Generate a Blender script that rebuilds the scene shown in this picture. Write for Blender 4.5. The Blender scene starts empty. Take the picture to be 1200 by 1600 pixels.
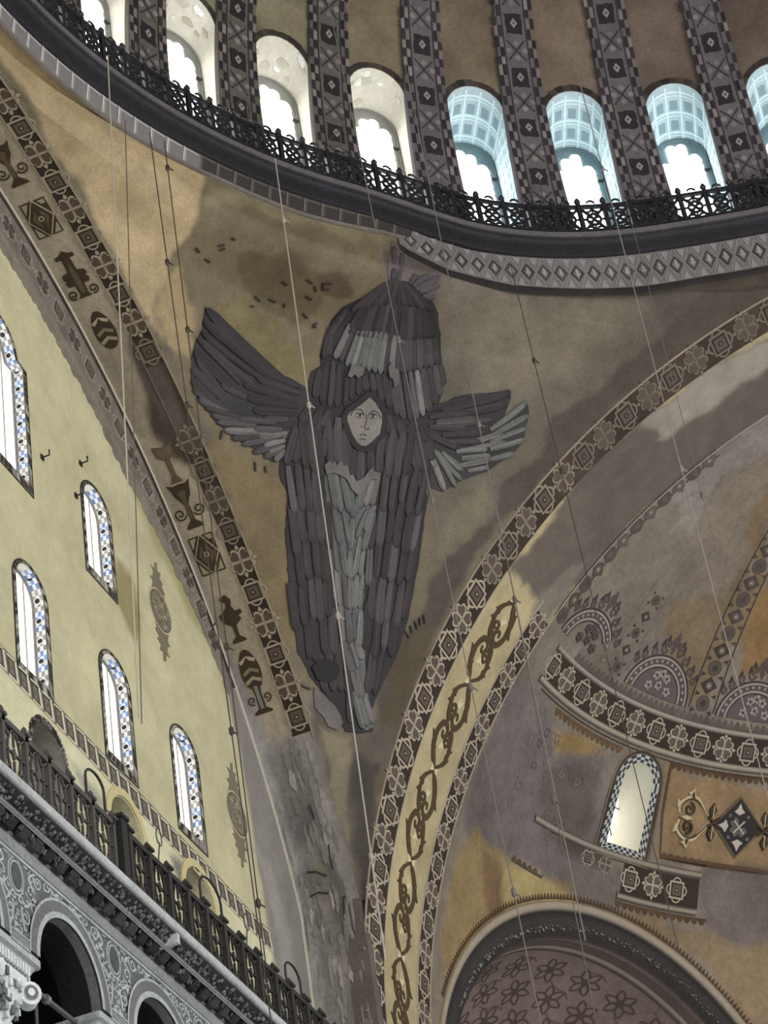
import bpy, math, random
import numpy as np
from mathutils import Vector, Matrix
from mathutils.geometry import delaunay_2d_cdt

# ------------------------------------------------------------------ camera, sky, light, exposure
scene = bpy.context.scene
COL = scene.collection
cam_data = bpy.data.cameras.new('camera')
cam = bpy.data.objects.new('camera', cam_data)
COL.objects.link(cam)
scene.camera = cam
cam_data.sensor_fit = 'HORIZONTAL'
cam_data.sensor_width = 36.0
cam_data.lens = 36.0 * 3785.7 / 1200.0
cam_data.clip_end = 500
def aim(loc, az, el, roll):
    f = Vector((math.sin(az) * math.cos(el), math.cos(az) * math.cos(el), math.sin(el)))
    r = f.cross(Vector((0, 0, 1))).normalized(); u = r.cross(f)
    r2 = r * math.cos(roll) + u * math.sin(roll); u2 = u * math.cos(roll) - r * math.sin(roll)
    m = Matrix((r2, u2, -f)).transposed().to_4x4(); m.translation = loc
    return m
cam.matrix_world = aim(Vector((-26.003, 1.605, -35.249)), math.radians(74.101), math.radians(37.498), math.radians(-9.811))

world = bpy.data.worlds.new('overcast daylight'); scene.world = world
world.use_nodes = True
world.node_tree.nodes['Background'].inputs[0].default_value = (.95, .97, 1.0, 1)
world.node_tree.nodes['Background'].inputs[1].default_value = WORLD_STRENGTH = 0.55

def area_light(name, loc, target, sx, sy, power, colour):
    d = bpy.data.lights.new(name, 'AREA'); d.shape = 'RECTANGLE'; d.size = sx; d.size_y = sy
    d.energy = power; d.color = colour
    o = bpy.data.objects.new(name, d); COL.objects.link(o)
    o.location = loc
    o.rotation_euler = (Vector(target) - Vector(loc)).to_track_quat('-Z', 'Y').to_euler()
    return o
# daylight through the big south windows and the west windows behind the viewer
area_light('south_window_light', (2, -17, -9), (6, 16, -11), 22, 9, 6500, (1.0, .985, .96))
area_light('west_window_light', (-36, -2, -14), (8, 10, -8), 16, 14, 5000, (.96, .98, 1.0))
scene.view_settings.view_transform = 'Standard'
scene.view_settings.look = 'None'
scene.view_settings.exposure = 0.0
scene.view_settings.gamma = 1.0
scene.view_settings.use_curve_mapping = False
scene.cycles.max_bounces = 6
scene.cycles.diffuse_bounces = 3
scene.cycles.use_denoising = True

rnd = random.Random(11)

# ---- the building's surfaces (metres; x east, y north, z up from the foot of the dome ring)
RX, RY, RC = 15.934, 15.09, -0.749                 # dome ring: half axes and centre x
NX, NY, NZ, NR = 0.554, 15.319, -16.073, 15.636    # north arch: centre x, face y, centre z, radius
EX, EY, EZ, ER = 15.467, 0.722, -14.521, 14.785    # east arch: face x, centre y, centre z, radius
NW1, NW2 = 0.444, 1.290                            # widths on the north soffit
EV1, EV2, EV3 = 1.055, 2.937, 3.682                # widths on the east soffit
SX = EX + EV3                                      # centre x of the semi-dome
TY = NY + NW2                                      # plane of the tympanum
def arr(p): return np.atleast_2d(np.asarray(p, float))
def ring_pt(az, r, z):
    a = np.radians(az); k = r / RX
    return np.stack([RC + RX * k * np.sin(a), RY * k * np.cos(a), z + 0 * a], -1)
def pend_edges(z):
    z = np.asarray(z, float)
    nx = NX + np.sqrt(np.maximum(NR**2 - (z - NZ)**2, 0)); nx = np.minimum(nx, EX)
    ey = EY + np.sqrt(np.maximum(ER**2 - (z - EZ)**2, 0)); ey = np.minimum(ey, NY)
    an = np.arctan2(nx - RC, NY); rn = np.hypot(nx - RC, NY)
    ae = np.arctan2(EX - RC, ey); re = np.hypot(EX - RC, ey)
    return an, rn, ae, re
def pend_rho(a, z):
    an, rn, ae, re = pend_edges(np.minimum(z, 0))
    u = np.clip((a - an) / np.maximum(ae - an, 1e-4), -.3, 1.3)
    lin = rn + (re - rn) * u
    ring = 1 / np.sqrt((np.sin(a) / RX)**2 + (np.cos(a) / RY)**2)
    w = np.clip((np.asarray(z, float) + .9) / .9, 0, 1); w = w * w * (3 - 2 * w)
    e = np.clip(np.minimum(u, 1 - u) / .22, 0, 1); w = w * e * e * (3 - 2 * e)
    return lin + (ring - lin) * w
PO = np.array([11.0, 10.8, -4.6])                  # origin of the flat drawing frame of the pendentive
PS = np.array([.66, -.7513, 0.0]); PS /= np.linalg.norm(PS)
PN = np.array([-.56, -.50, -.66]); PN -= PS * (PN @ PS); PN /= np.linalg.norm(PN)
PT = np.cross(PN, PS)
if PT[2] < 0: PT = -PT
def pend_solve(X):
    k = np.zeros(len(X))
    def G(k):
        Y = X + k[:, None] * PN
        dx = Y[:, 0] - RC
        return np.hypot(dx, Y[:, 1]) - pend_rho(np.arctan2(dx, Y[:, 1]), Y[:, 2])
    k0 = k; g0 = G(k0); k1 = k + g0 * 1.2; g1 = G(k1)
    for _ in range(12):
        d = g1 - g0; d = np.where(np.abs(d) < 1e-9, 1e-9, d)
        k2 = k1 - np.clip(g1 * (k1 - k0) / d, -2, 2)
        k0, g0, k1 = k1, g1, k2; g1 = G(k1)
    return k1
def P_st(p, h=0):
    p = arr(p); X = PO + p[:, :1] * PS + p[:, 1:2] * PT
    k = pend_solve(X)
    return X + (k + h)[:, None] * PN
def st_of(X):
    d = arr(X) - PO; return np.stack([d @ PS, d @ PT], -1)

# ------------------------------------------------------------------ materials
def lin(c):
    c = np.asarray(c, float) / 255.0
    return np.where(c <= .04045, c / 12.92, ((c + .055) / 1.055) ** 2.4)
def node_material(name, rough=.9, big=.12, small=.10, bump=.15, scale=1.0, metallic=0.0, spec=.25):
    """Colour from the mesh's own colour attribute, broken up by procedural blotches, grain and relief."""
    m = bpy.data.materials.new(name); m.use_nodes = True
    nt = m.node_tree; N = nt.nodes; K = nt.links
    b = N['Principled BSDF']; b.inputs['Roughness'].default_value = rough; b.inputs['Metallic'].default_value = metallic
    b.inputs['Specular IOR Level'].default_value = spec
    at = N.new('ShaderNodeAttribute'); at.attribute_name = 'Col'
    tc = N.new('ShaderNodeTexCoord')
    n1 = N.new('ShaderNodeTexNoise'); n1.inputs['Scale'].default_value = .9 * scale; n1.inputs['Detail'].default_value = 6; n1.inputs['Roughness'].default_value = .65
    n2 = N.new('ShaderNodeTexNoise'); n2.inputs['Scale'].default_value = 9.0 * scale; n2.inputs['Detail'].default_value = 5; n2.inputs['Roughness'].default_value = .7
    for n in (n1, n2): K.new(tc.outputs['Object'], n.inputs['Vector'])
    r1 = N.new('ShaderNodeMapRange'); r1.inputs['From Min'].default_value = .3; r1.inputs['From Max'].default_value = .7
    r1.inputs['To Min'].default_value = 1 - big; r1.inputs['To Max'].default_value = 1 + big; r1.clamp = False
    r2 = N.new('ShaderNodeMapRange'); r2.inputs['From Min'].default_value = .3; r2.inputs['From Max'].default_value = .7
    r2.inputs['To Min'].default_value = 1 - small; r2.inputs['To Max'].default_value = 1 + small; r2.clamp = False
    K.new(n1.outputs[0], r1.inputs[0]); K.new(n2.outputs[0], r2.inputs[0])
    mu = N.new('ShaderNodeMath'); mu.operation = 'MULTIPLY'; K.new(r1.outputs[0], mu.inputs[0]); K.new(r2.outputs[0], mu.inputs[1])
    vm = N.new('ShaderNodeVectorMath'); vm.operation = 'SCALE'; K.new(at.outputs['Color'], vm.inputs[0]); K.new(mu.outputs[0], vm.inputs['Scale'])
    K.new(vm.outputs[0], b.inputs['Base Color'])
    bp = N.new('ShaderNodeBump'); bp.inputs['Strength'].default_value = bump; bp.inputs['Distance'].default_value = .05
    K.new(n2.outputs[0], bp.inputs['Height']); K.new(bp.outputs[0], b.inputs['Normal'])
    return m
def glow_material(name, colour, strength):
    m = bpy.data.materials.new(name); m.use_nodes = True
    b = m.node_tree.nodes['Principled BSDF']; b.inputs['Base Color'].default_value = (.8, .8, .8, 1)
    b.inputs['Emission Color'].default_value = (*colour, 1); b.inputs['Emission Strength'].default_value = strength
    return m
M_PLASTER = node_material('painted_plaster', big=.13, small=.09, bump=.2)
M_OLD = node_material('weathered_plaster', big=.19, small=.17, bump=.35)
M_PAINT = node_material('paint', big=.08, small=.10, bump=.05)
M_CLEAN = node_material('fresh_paint', big=.05, small=.05, bump=.05)
M_MOSAIC = node_material('mosaic', big=.15, small=.18, bump=.25, scale=1.6, rough=.6)
M_STONE = node_material('carved_marble', big=.15, small=.22, bump=.8, scale=1.5)
M_IRON = node_material('wrought_iron', rough=.55, big=.1, small=.1, bump=.1, spec=.4)
M_WIRE = node_material('steel_cable', rough=.5, big=.05, small=.05, bump=0, spec=.4)
M_PANE = glow_material('sky_lit_glass', (1, 1, 1), 5.0)
M_PANE_SOFT = glow_material('sky_lit_glass_soft', (1, .985, .93), 1.6)

# ------------------------------------------------------------------ mesh kit
class MB:
    def __init__(s): s.v = []; s.f = []; s.c = []; s.n = 0
    def add(s, verts, faces, col):
        verts = np.asarray(verts, float); k = len(verts)
        col = np.asarray(col, float)
        if col.ndim == 1: col = np.repeat(col[None, :], k, 0)
        s.v.append(verts); s.c.append(col); o = s.n
        s.f.extend([tuple(i + o for i in f) for f in faces]); s.n += k
    def build(s, name, mat, parent=None, smooth=False, kind=None):
        me = bpy.data.meshes.new(name)
        V = np.concatenate(s.v) if s.v else np.zeros((0, 3))
        me.from_pydata(V.tolist(), [], s.f)
        a = me.attributes.new('Col', 'FLOAT_COLOR', 'POINT')
        Cc = np.concatenate(s.c) if s.c else np.zeros((0, 3))
        a.data.foreach_set('color', np.c_[Cc, np.ones(len(Cc))].astype(np.float32).ravel())
        me.materials.append(mat)
        if smooth: me.polygons.foreach_set('use_smooth', np.ones(len(me.polygons), bool))
        me.update()
        o = bpy.data.objects.new(name, me); COL.objects.link(o)
        if parent is not None: o.parent = parent
        if kind: o['kind'] = kind
        return o
def empty(name, loc=(0, 0, 0)):
    o = bpy.data.objects.new(name, None); COL.objects.link(o); o.location = loc; o.empty_display_size = .2
    return o
def tag(o, label, cat, group=None, kind=None):
    o['label'] = label; o['category'] = cat
    if group: o['group'] = group
    if kind: o['kind'] = kind
    return o
def part_label(o, label): o['label'] = label; return o

def box(mb, lo, hi, col):
    x0, y0, z0 = lo; x1, y1, z1 = hi
    v = [(x0, y0, z0), (x1, y0, z0), (x1, y1, z0), (x0, y1, z0), (x0, y0, z1), (x1, y0, z1), (x1, y1, z1), (x0, y1, z1)]
    mb.add(v, [(0, 3, 2, 1), (4, 5, 6, 7), (0, 1, 5, 4), (1, 2, 6, 5), (2, 3, 7, 6), (3, 0, 4, 7)], col)
def tube(mb, pts, r, col, sides=6, caps=True):
    pts = [Vector(p) for p in pts]; n = len(pts); V = []; Fs = []
    for i, p in enumerate(pts):
        d = (pts[min(i + 1, n - 1)] - pts[max(i - 1, 0)]).normalized()
        u = d.cross(Vector((.31, .2, .93)))
        if u.length < 1e-3: u = d.cross(Vector((1, 0, 0)))
        u.normalize(); w = d.cross(u); rr = r[i] if hasattr(r, '__len__') else r
        for k in range(sides):
            a = 2 * math.pi * k / sides
            V.append(p + (u * math.cos(a) + w * math.sin(a)) * rr)
    for i in range(n - 1):
        for k in range(sides):
            a = i * sides + k; b = i * sides + (k + 1) % sides
            Fs.append((a, b, b + sides, a + sides))
    if caps: Fs.append(tuple(range(sides))[::-1]); Fs.append(tuple(range((n - 1) * sides, n * sides)))
    mb.add([tuple(v) for v in V], Fs, col)
def loft(mb, rows, col, closed=False):
    """rows: list of equally long point lists"""
    m = len(rows[0]); V = np.concatenate([np.asarray(r, float) for r in rows]); Fs = []
    for i in range(len(rows) - 1):
        for k in range(m if closed else m - 1):
            a = i * m + k; b = i * m + (k + 1) % m
            Fs.append((a, b, b + m, a + m))
    if not (isinstance(col, np.ndarray) and col.ndim == 2): col = np.asarray(col, float)
    mb.add(V, Fs, col)
def decal(mb, F, pts, h, col, base=0.0):
    """a thin piece of paint, plaster or stone: outline pts on surface F, standing h proud"""
    pts = arr(pts); n = len(pts)
    T = F(pts, h); B = F(pts, base)
    mb.add(np.concatenate([T, B]), [tuple(range(n))] + [(i, i + n, (i + 1) % n + n, (i + 1) % n) for i in range(n)], col)
def ribbon(mb, F, path, w, h, col, close=False, base=0.0):
    """a painted stroke of width w along path on surface F"""
    p = arr(path); n = len(p)
    d = np.empty_like(p)
    if close: d = np.roll(p, -1, 0) - np.roll(p, 1, 0)
    else: d[1:-1] = p[2:] - p[:-2]; d[0] = p[1] - p[0]; d[-1] = p[-1] - p[-2]
    d /= np.maximum(np.hypot(d[:, 0], d[:, 1]), 1e-9)[:, None]
    q = np.stack([-d[:, 1], d[:, 0]], 1) * (np.asarray(w, float).reshape(-1, 1) / 2)
    Lh, Rh = F(p + q, h), F(p - q, h); Lb, Rb = F(p + q, base), F(p - q, base)
    V = np.concatenate([Lh, Rh, Lb, Rb]); Fs = []
    for i in range(n if close else n - 1):
        j = (i + 1) % n
        Fs += [(i, j, j + n, i + n), (i, i + 2 * n, j + 2 * n, j), (i + n, j + n, j + 3 * n, i + 3 * n)]
    mb.add(V, Fs, col)
def inside(P, poly):
    P = arr(P); poly = arr(poly); c = np.zeros(len(P), bool); x, y = P[:, 0], P[:, 1]
    for (x0, y0), (x1, y1) in zip(poly, np.roll(poly, 1, 0)):
        if y0 == y1: continue
        k = ((y0 > y) != (y1 > y)) & (x < (x1 - x0) * (y - y0) / (y1 - y0) + x0)
        c ^= k
    return c
def edge_dist(P, poly):
    P = arr(P); poly = arr(poly); d = np.full(len(P), 1e9)
    for a, b in zip(poly, np.roll(poly, -1, 0)):
        e = b - a; L2 = max(e @ e, 1e-12)
        t = np.clip(((P - a) @ e) / L2, 0, 1)
        d = np.minimum(d, np.hypot(*(P - a - t[:, None] * e).T))
    return d
def fbm(P, seed=0, scale=1.0, octaves=4):
    P = arr(P) * scale; out = np.zeros(len(P)); amp = .5
    for o in range(octaves):
        q = P * 2**o + seed * 17.31 + o * 5.7
        i = np.floor(q).astype(np.int64); f = q - i; f = f * f * (3 - 2 * f)
        def hsh(a, b):
            n = (a * 374761393 + b * 668265263 + seed * 974711) & 0x7fffffff
            n = ((n ^ (n >> 13)) * 1274126177) & 0x7fffffff
            return ((n ^ (n >> 16)) & 0xffff) / 65535.0
        a, b = i[:, 0], i[:, 1]
        v = (hsh(a, b) * (1 - f[:, 0]) + hsh(a + 1, b) * f[:, 0]) * (1 - f[:, 1]) + (hsh(a, b + 1) * (1 - f[:, 0]) + hsh(a + 1, b + 1) * f[:, 0]) * f[:, 1]
        out += amp * v; amp *= .5
    return out - .47
def paint_areas(P, base, areas, seed=1, rough=.5, unit=1.0, gain=1.0, mottle=1.0):
    """albedo of a plastered surface: areas of differing plaster and old paint with ragged or soft borders"""
    P = arr(P); c = np.repeat(lin(base)[None, :], len(P), 0)
    n1 = fbm(P, seed, 1.3 / unit, 4); n2 = fbm(P, seed + 5, .5 / unit, 3)
    for k, (col, soft, poly) in enumerate(areas):
        d = edge_dist(P, poly); d = np.where(inside(P, poly), d, -d)
        s = max(soft * .6, .10) * unit
        d = d + n1 * 1.7 * rough * unit * min(1, soft * 3 + .25) * (1 if k % 2 else -1)
        w = np.clip(d / s * .5 + .5, 0, 1); w = w * w * (3 - 2 * w)
        c = c + (lin(col) - c) * w[:, None]
    v = 1 + (n2 * .5 + fbm(P, seed + 9, 4 / unit, 3) * .35) * mottle
    return np.clip(c * v[:, None] * gain, 0.004, .95)
def sheet(mb, F, outer, holes, step, colour, jitter=.15, seed=1, wy=None):
    """surface F over the outline, with holes, meshed about every step"""
    outer = arr(outer); holes = [arr(h) for h in holes]; wy = wy or step
    lo, hi = outer.min(0), outer.max(0)
    gx, gy = np.meshgrid(np.arange(lo[0] + step / 2, hi[0], step), np.arange(lo[1] + wy / 2, hi[1], wy))
    g = np.stack([gx.ravel(), gy.ravel()], 1)
    rs = np.random.RandomState(seed); g = g + (rs.rand(*g.shape) - .5) * np.array([step, wy]) * jitter * 2
    sc = np.array([1 / step, 1 / wy])
    k = inside(g, outer) & (edge_dist(g * sc, outer * sc) > .35)
    for h in holes: k &= ~inside(g, h) & (edge_dist(g * sc, h * sc) > .35)
    g = g[k]
    pts = []; edges = []
    for lp in [outer] + holes:
        o = len(pts); q = []
        for a, b in zip(lp, np.roll(lp, -1, 0)):
            m = max(1, int(np.ceil(np.hypot(*((b - a) * sc)))))
            q += [a + (b - a) * i / m for i in range(m)]
        pts += q; edges += [(o + i, o + (i + 1) % len(q)) for i in range(len(q))]
    allp = np.concatenate([np.array(pts), g]) if len(g) else np.array(pts)
    s2 = np.array([1.0, step / wy])
    vs, _, fs, *_ = delaunay_2d_cdt([Vector(p) for p in allp * s2], edges, [], 0, 1e-6)
    P = np.array([tuple(v) for v in vs]) / s2
    T = np.array([f for f in fs if len(f) == 3])
    cen = P[T].mean(1); k = inside(cen, outer)
    for h in holes: k &= ~inside(cen, h)
    T = T[k]
    mb.add(F(P), T.tolist(), colour(P) if callable(colour) else colour)
    return P
def arch_outline(cx, r, z0, zs, n=14, rx=None):
    """closed outline of a round-headed opening, anticlockwise from bottom left"""
    a = np.linspace(0, math.pi, n + 1)
    rx = rx or r
    return np.array([(cx - rx, z0), (cx + rx, z0)] + [(cx + rx * math.cos(t), zs + r * math.sin(t)) for t in a])
def arc(cx, cy, r, a0, a1, n=10):
    t = np.radians(np.linspace(a0, a1, n)); return np.stack([cx + r * np.cos(t), cy + r * np.sin(t)], 1)
def local(F, o, sx=1.0, sy=1.0, rot=0.0):
    """drawing frame in metres centred at o on surface F (sx, sy = surface units per metre)"""
    o = np.asarray(o, float); c, s = math.cos(rot), math.sin(rot)
    def G(p, h=0):
        p = arr(p); q = np.stack([p[:, 0] * c - p[:, 1] * s, p[:, 0] * s + p[:, 1] * c], 1)
        return F(o + q * np.array([sx, sy]), h)
    return G
# surface maps: p = 2-D position on the surface, h = height proud of it towards the room
def F_north(p, h=0):      # soffit of the north arch: (arc length, distance back)
    p = arr(p); t = p[:, 0] / NR; r = NR - h
    x = NX + r * np.cos(t)
    return np.stack([np.where(t < .33, np.minimum(x, EX - h), x), NY + p[:, 1], NZ + r * np.sin(t)], 1)
def F_east(p, h=0):       # soffit of the east arch
    p = arr(p); t = p[:, 0] / ER; r = ER - h
    z = np.where(t < 0, EZ + p[:, 0], EZ + r * np.sin(t)); y = np.where(t < 0, EY + r, EY + r * np.cos(t))
    return np.stack([EX + p[:, 1], y, z], 1)
def F_tymp(p, h=0):       # tympanum wall: (x, z)
    p = arr(p); return np.stack([p[:, 0], 0 * p[:, 0] + TY - h, p[:, 1]], 1)
def F_semi(p, h=0):       # semi-dome: (azimuth, latitude) in degrees
    p = np.radians(arr(p)); r = ER - h
    return np.stack([SX + r * np.sin(p[:, 0]) * np.cos(p[:, 1]), EY + r * np.cos(p[:, 0]) * np.cos(p[:, 1]), EZ + r * np.sin(p[:, 1])], 1)
DZC, DRC = 2.5, 16.02
def dome_r(z): return np.where(np.asarray(z) < DZC, DRC, np.sqrt(np.maximum(DRC**2 - (np.asarray(z) - DZC)**2, 0)))
def F_dome(p, h=0):       # dome: (azimuth in degrees, height)
    p = arr(p); return ring_pt(p[:, 0], dome_r(p[:, 1]) - h, p[:, 1])
def F_ring(p, h=0):       # upright ring below the cornice: (azimuth, height)
    p = arr(p); return ring_pt(p[:, 0], RX - h, p[:, 1])
def semi_local(az, lat, rot=0.0):
    k = math.degrees(1 / ER)
    return local(F_semi, (az, lat), k / math.cos(math.radians(lat)), k, rot)

# ------------------------------------------------------------------ painted motifs (unit size about 1, drawn at scale s)
def heart(s, rot, grow=1.0, off=.25):
    pts = [(0, -.04), (.10, .06), (.19, .16), (.205, .27), (.16, .36), (.08, .375), (0, .31), (-.08, .375), (-.16, .36), (-.205, .27), (-.19, .16), (-.10, .06)]
    p = np.array(pts); m = np.array([0, .2]); p = (p - m) * grow + m + np.array([0, off - .2])
    c, sn = math.cos(rot), math.sin(rot)
    return np.stack([p[:, 0] * c - p[:, 1] * sn, p[:, 0] * sn + p[:, 1] * c], 1) * s
def clover(mb, G, s, light, mid, h=.02, sq=1.0):
    k = np.array([sq, 1.0])
    for i in range(4):
        decal(mb, G, heart(s, math.pi / 4 + i * math.pi / 2, 1.12) * k, h, light)
        decal(mb, G, heart(s, math.pi / 4 + i * math.pi / 2, .80) * k, h + .006, mid)
    for i in range(4):
        a = i * math.pi / 2; d = np.array([math.cos(a), math.sin(a)]); e = np.array([-d[1], d[0]])
        decal(mb, G, np.array([d * .36, d * .44 + e * .07, d * .56, d * .44 - e * .07]) * s * k, h, light)
def rosette(mb, G, s, light, mid, dark, h=.02, sq=1.0):
    k = np.array([sq, 1.0])
    for i in range(4):
        a = i * 90
        c = np.array([math.cos(math.radians(a)), math.sin(math.radians(a))]) * .27
        ribbon(mb, G, (arc(c[0], c[1], .19, a - 100, a + 100, 9)) * s * k, .05 * s, h, light)
    d = .40
    decal(mb, G, np.array([(d, d), (-d, d), (-d, -d), (d, -d)]) * s * .82 * k, h + .002, light)
    d = .26
    decal(mb, G, np.array([(d, d), (-d, d), (-d, -d), (d, -d)]) * s * k, h + .006, dark)
    d = .20
    decal(mb, G, np.array([(d, d), (-d, d), (-d, -d), (d, -d)]) * s * k, h + .010, mid)
    decal(mb, G, arc(0, 0, .09, 0, 330, 8) * s * k, h + .014, dark)
    decal(mb, G, arc(0, 0, .04, 0, 300, 6) * s * k, h + .018, light)
def spiral(cx, cy, r0, r1, a0, turns, n=16):
    t = np.linspace(0, 1, n); a = math.radians(a0) + 2 * math.pi * turns * t; r = r0 + (r1 - r0) * t
    return np.stack([cx + r * np.cos(a), cy + r * np.sin(a)], 1)
def smooth(pts, k=5):
    p = arr(pts); out = []
    q = np.concatenate([[2 * p[0] - p[1]], p, [2 * p[-1] - p[-2]]])
    for i in range(1, len(q) - 2):
        for t in np.linspace(0, 1, k, endpoint=False):
            a, b, c, d = q[i - 1:i + 3]
            out.append(.5 * ((2 * b) + (-a + c) * t + (2 * a - 5 * b + 4 * c - d) * t**2 + (-a + 3 * b - 3 * c + d) * t**3))
    out.append(p[-1]); return np.array(out)

# ---- surveyed outlines on the surfaces (metres, or degrees on the semi-dome)
PEND_AREAS = [((108,97,75),0.5,[(-6.09,4.35),(-4.56,4.91),(-0.14,4.84),(0.59,-0.06),(-2.05,-3.02),(-2.8,-3.08),(-4.55,0.04)]),((95,87,75),0.8,[(-0.27,4.24),(8.66,5.49),(8.2,3.97),(5.72,1.95),(3.92,-0.25),(1.72,-2.98),(0.89,-0.03),(0.89,2.74)]),((84,76,71),0.6,[(5.29,4.3),(8.78,5.5),(8.27,3.69),(6.12,2.14)]),((74,65,57),0.12,[(8.58,5.18),(7.08,4.44),(6.72,3.92),(6.07,3.13),(5.11,2.09),(4.31,1.49),(3.87,0.88),(3.72,0.29),(3.04,-0.42),(2.66,-1.23),(1.97,-1.99),(1.76,-2.29),(1.14,-3.57),(0.85,-4.0),(0.26,-4.31),(0.25,-6.52),(0.52,-6.12),(1.45,-3.78),(1.97,-2.86),(3.11,-1.21),(3.92,-0.25),(5.0,1.11),(6.14,2.29),(8.16,4.13)]),((79,68,49),0.3,[(0.85,-3.93),(0.27,-4.97),(0.04,-5.63),(0.08,-7.16),(0.34,-6.51),(1.02,-4.92),(1.59,-3.53)]),((112,97,68),0.25,[(-3.99,-0.29),(-2.96,-0.91),(-2.36,-0.85),(-2.15,-1.57),(-2.16,-2.24),(-2.0,-3.55),(-1.86,-4.06),(-1.69,-4.83),(-2.15,-4.21),(-2.81,-2.95),(-3.46,-1.78),(-4.01,-0.82)]),((108,97,66),0.3,[(-4.52,2.28),(-3.92,1.7),(-2.89,1.24),(-2.11,1.0),(-2.0,1.55),(-2.87,2.24),(-3.81,2.51)]),((92,79,57),0.2,[(-3.88,3.48),(-2.77,3.71),(-1.91,3.17),(-1.91,2.64),(-2.43,2.3),(-3.52,2.55)]),((84,71,53),0.2,[(-2.06,3.18),(-1.43,3.29),(-1.28,3.02),(-1.83,2.89)]),((128,118,92),0.12,[(-4.74,4.76),(-3.28,4.87),(-1.74,4.65),(-0.34,4.49),(-0.5,4.13),(-1.23,4.06),(-2.44,4.29),(-3.69,4.37),(-4.93,4.31)]),((168,148,114),0.1,[(-10.59,7.07),(-8.77,6.44),(-7.77,5.82),(-6.73,5.46),(-4.9,4.98),(-5.03,4.53),(-5.3,3.59),(-5.48,2.99),(-5.44,2.67),(-5.66,2.25),(-5.63,1.74),(-5.87,1.9),(-7.57,4.1),(-10.59,7.07)]),((150,130,98),0.15,[(-5.57,2.39),(-5.44,2.67),(-5.21,2.96),(-4.78,1.98),(-4.74,1.2),(-5.26,1.33),(-5.59,1.74)]),((92,84,73),0.15,[(-5.64,2.12),(-5.26,1.33),(-4.66,0.42),(-4.05,-0.43),(-3.92,-1.07),(-4.19,-0.57),(-4.82,0.47)]),((84,76,66),0.25,[(-1.75,-5.41),(-1.53,-5.33),(-0.78,-6.06),(-0.33,-6.17),(0.56,-5.99),(0.22,-7.4),(-0.11,-8.5),(-0.39,-9.68),(-0.59,-9.58),(-0.97,-8.06),(-1.23,-6.84)]),((108,101,93),0.12,[(-1.68,-5.47),(-1.56,-5.4),(-1.23,-6.34),(-1.02,-7.33),(-0.71,-8.66),(-0.57,-9.58),(-0.73,-9.59),(-0.99,-8.67),(-1.25,-7.95),(-1.45,-6.85)]),((123,114,90),0.06,[(-1.23,-6.02),(-0.93,-6.11),(-0.51,-6.18),(-0.49,-6.62),(-0.64,-6.81),(-0.74,-7.56),(-0.86,-8.06),(-0.9,-7.45),(-1.01,-6.77),(-1.16,-6.46)]),((117,107,88),0.05,[(-0.84,-6.82),(-0.64,-6.81),(-0.61,-7.93),(-0.54,-8.65),(-0.64,-8.9),(-0.74,-8.05)]),((60,52,47),0.1,[(-0.4,-6.55),(0.22,-6.65),(0.0,-8.02),(-0.2,-9.21),(-0.36,-9.67),(-0.46,-9.69),(-0.42,-8.4),(-0.44,-7.43)]),((80,73,68),0.1,[(-0.32,4.35),(0.01,4.11),(0.72,3.89),(0.68,3.53),(0.08,3.58),(-0.48,3.51),(-0.61,3.76)]),((116,107,92),0.9,[(0.85,3.42),(2.36,3.28),(5.3,3.59),(4.92,2.84),(3.28,1.37),(2.36,1.54),(1.19,2.23)]),((112,103,84),0.3,[(1.46,-1.21),(2.44,-0.44),(2.61,-0.89),(1.75,-2.22),(1.41,-2.32)])]
PINS = [[(-4.94,3.42),(-4.83,3.35)],[(-4.47,3.53),(-4.34,3.58)],[(-4.41,3.45),(-4.3,3.51)],[(-4.21,3.73),(-4.13,3.7)],[(-2.36,3.15),(-2.21,3.09)],[(-2.15,3.04),(-2.08,2.94)],[(-1.97,3.14),(-1.96,3.01)],[(-1.92,3.12),(-1.78,3.15)],[(-1.96,2.99),(-1.81,3.03)],[(-1.91,2.31),(-2.0,2.2)],[(-2.26,2.46),(-2.14,2.38)],[(-3.42,2.66),(-3.27,2.58)],[(-3.09,2.65),(-2.92,2.61)],[(-2.71,2.61),(-2.72,2.52)],[(-2.29,2.82),(-2.13,2.76)],[(-1.91,2.21),(-1.99,2.28)],[(-3.49,2.45),(-3.4,2.45)],[(-3.84,-0.35),(-3.82,-0.17)],[(-3.0,-0.74),(-2.97,-0.93)],[(-2.76,-0.8),(-2.72,-0.93)],[(-2.89,3.04),(-2.76,2.98)],[(-4.68,3.24),(-4.56,3.19)],[(-3.77,-4.18),(-3.66,-4.07)],[(0.73,-3.94),(0.85,-4.08)],[(0.86,-3.82),(0.91,-3.97)],[(0.96,-3.72),(1.03,-3.88)],[(1.07,-3.64),(1.1,-3.79)],[(1.16,-3.57),(1.21,-3.74)],[(-1.68,-5.21),(-1.45,-5.28)]]
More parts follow.
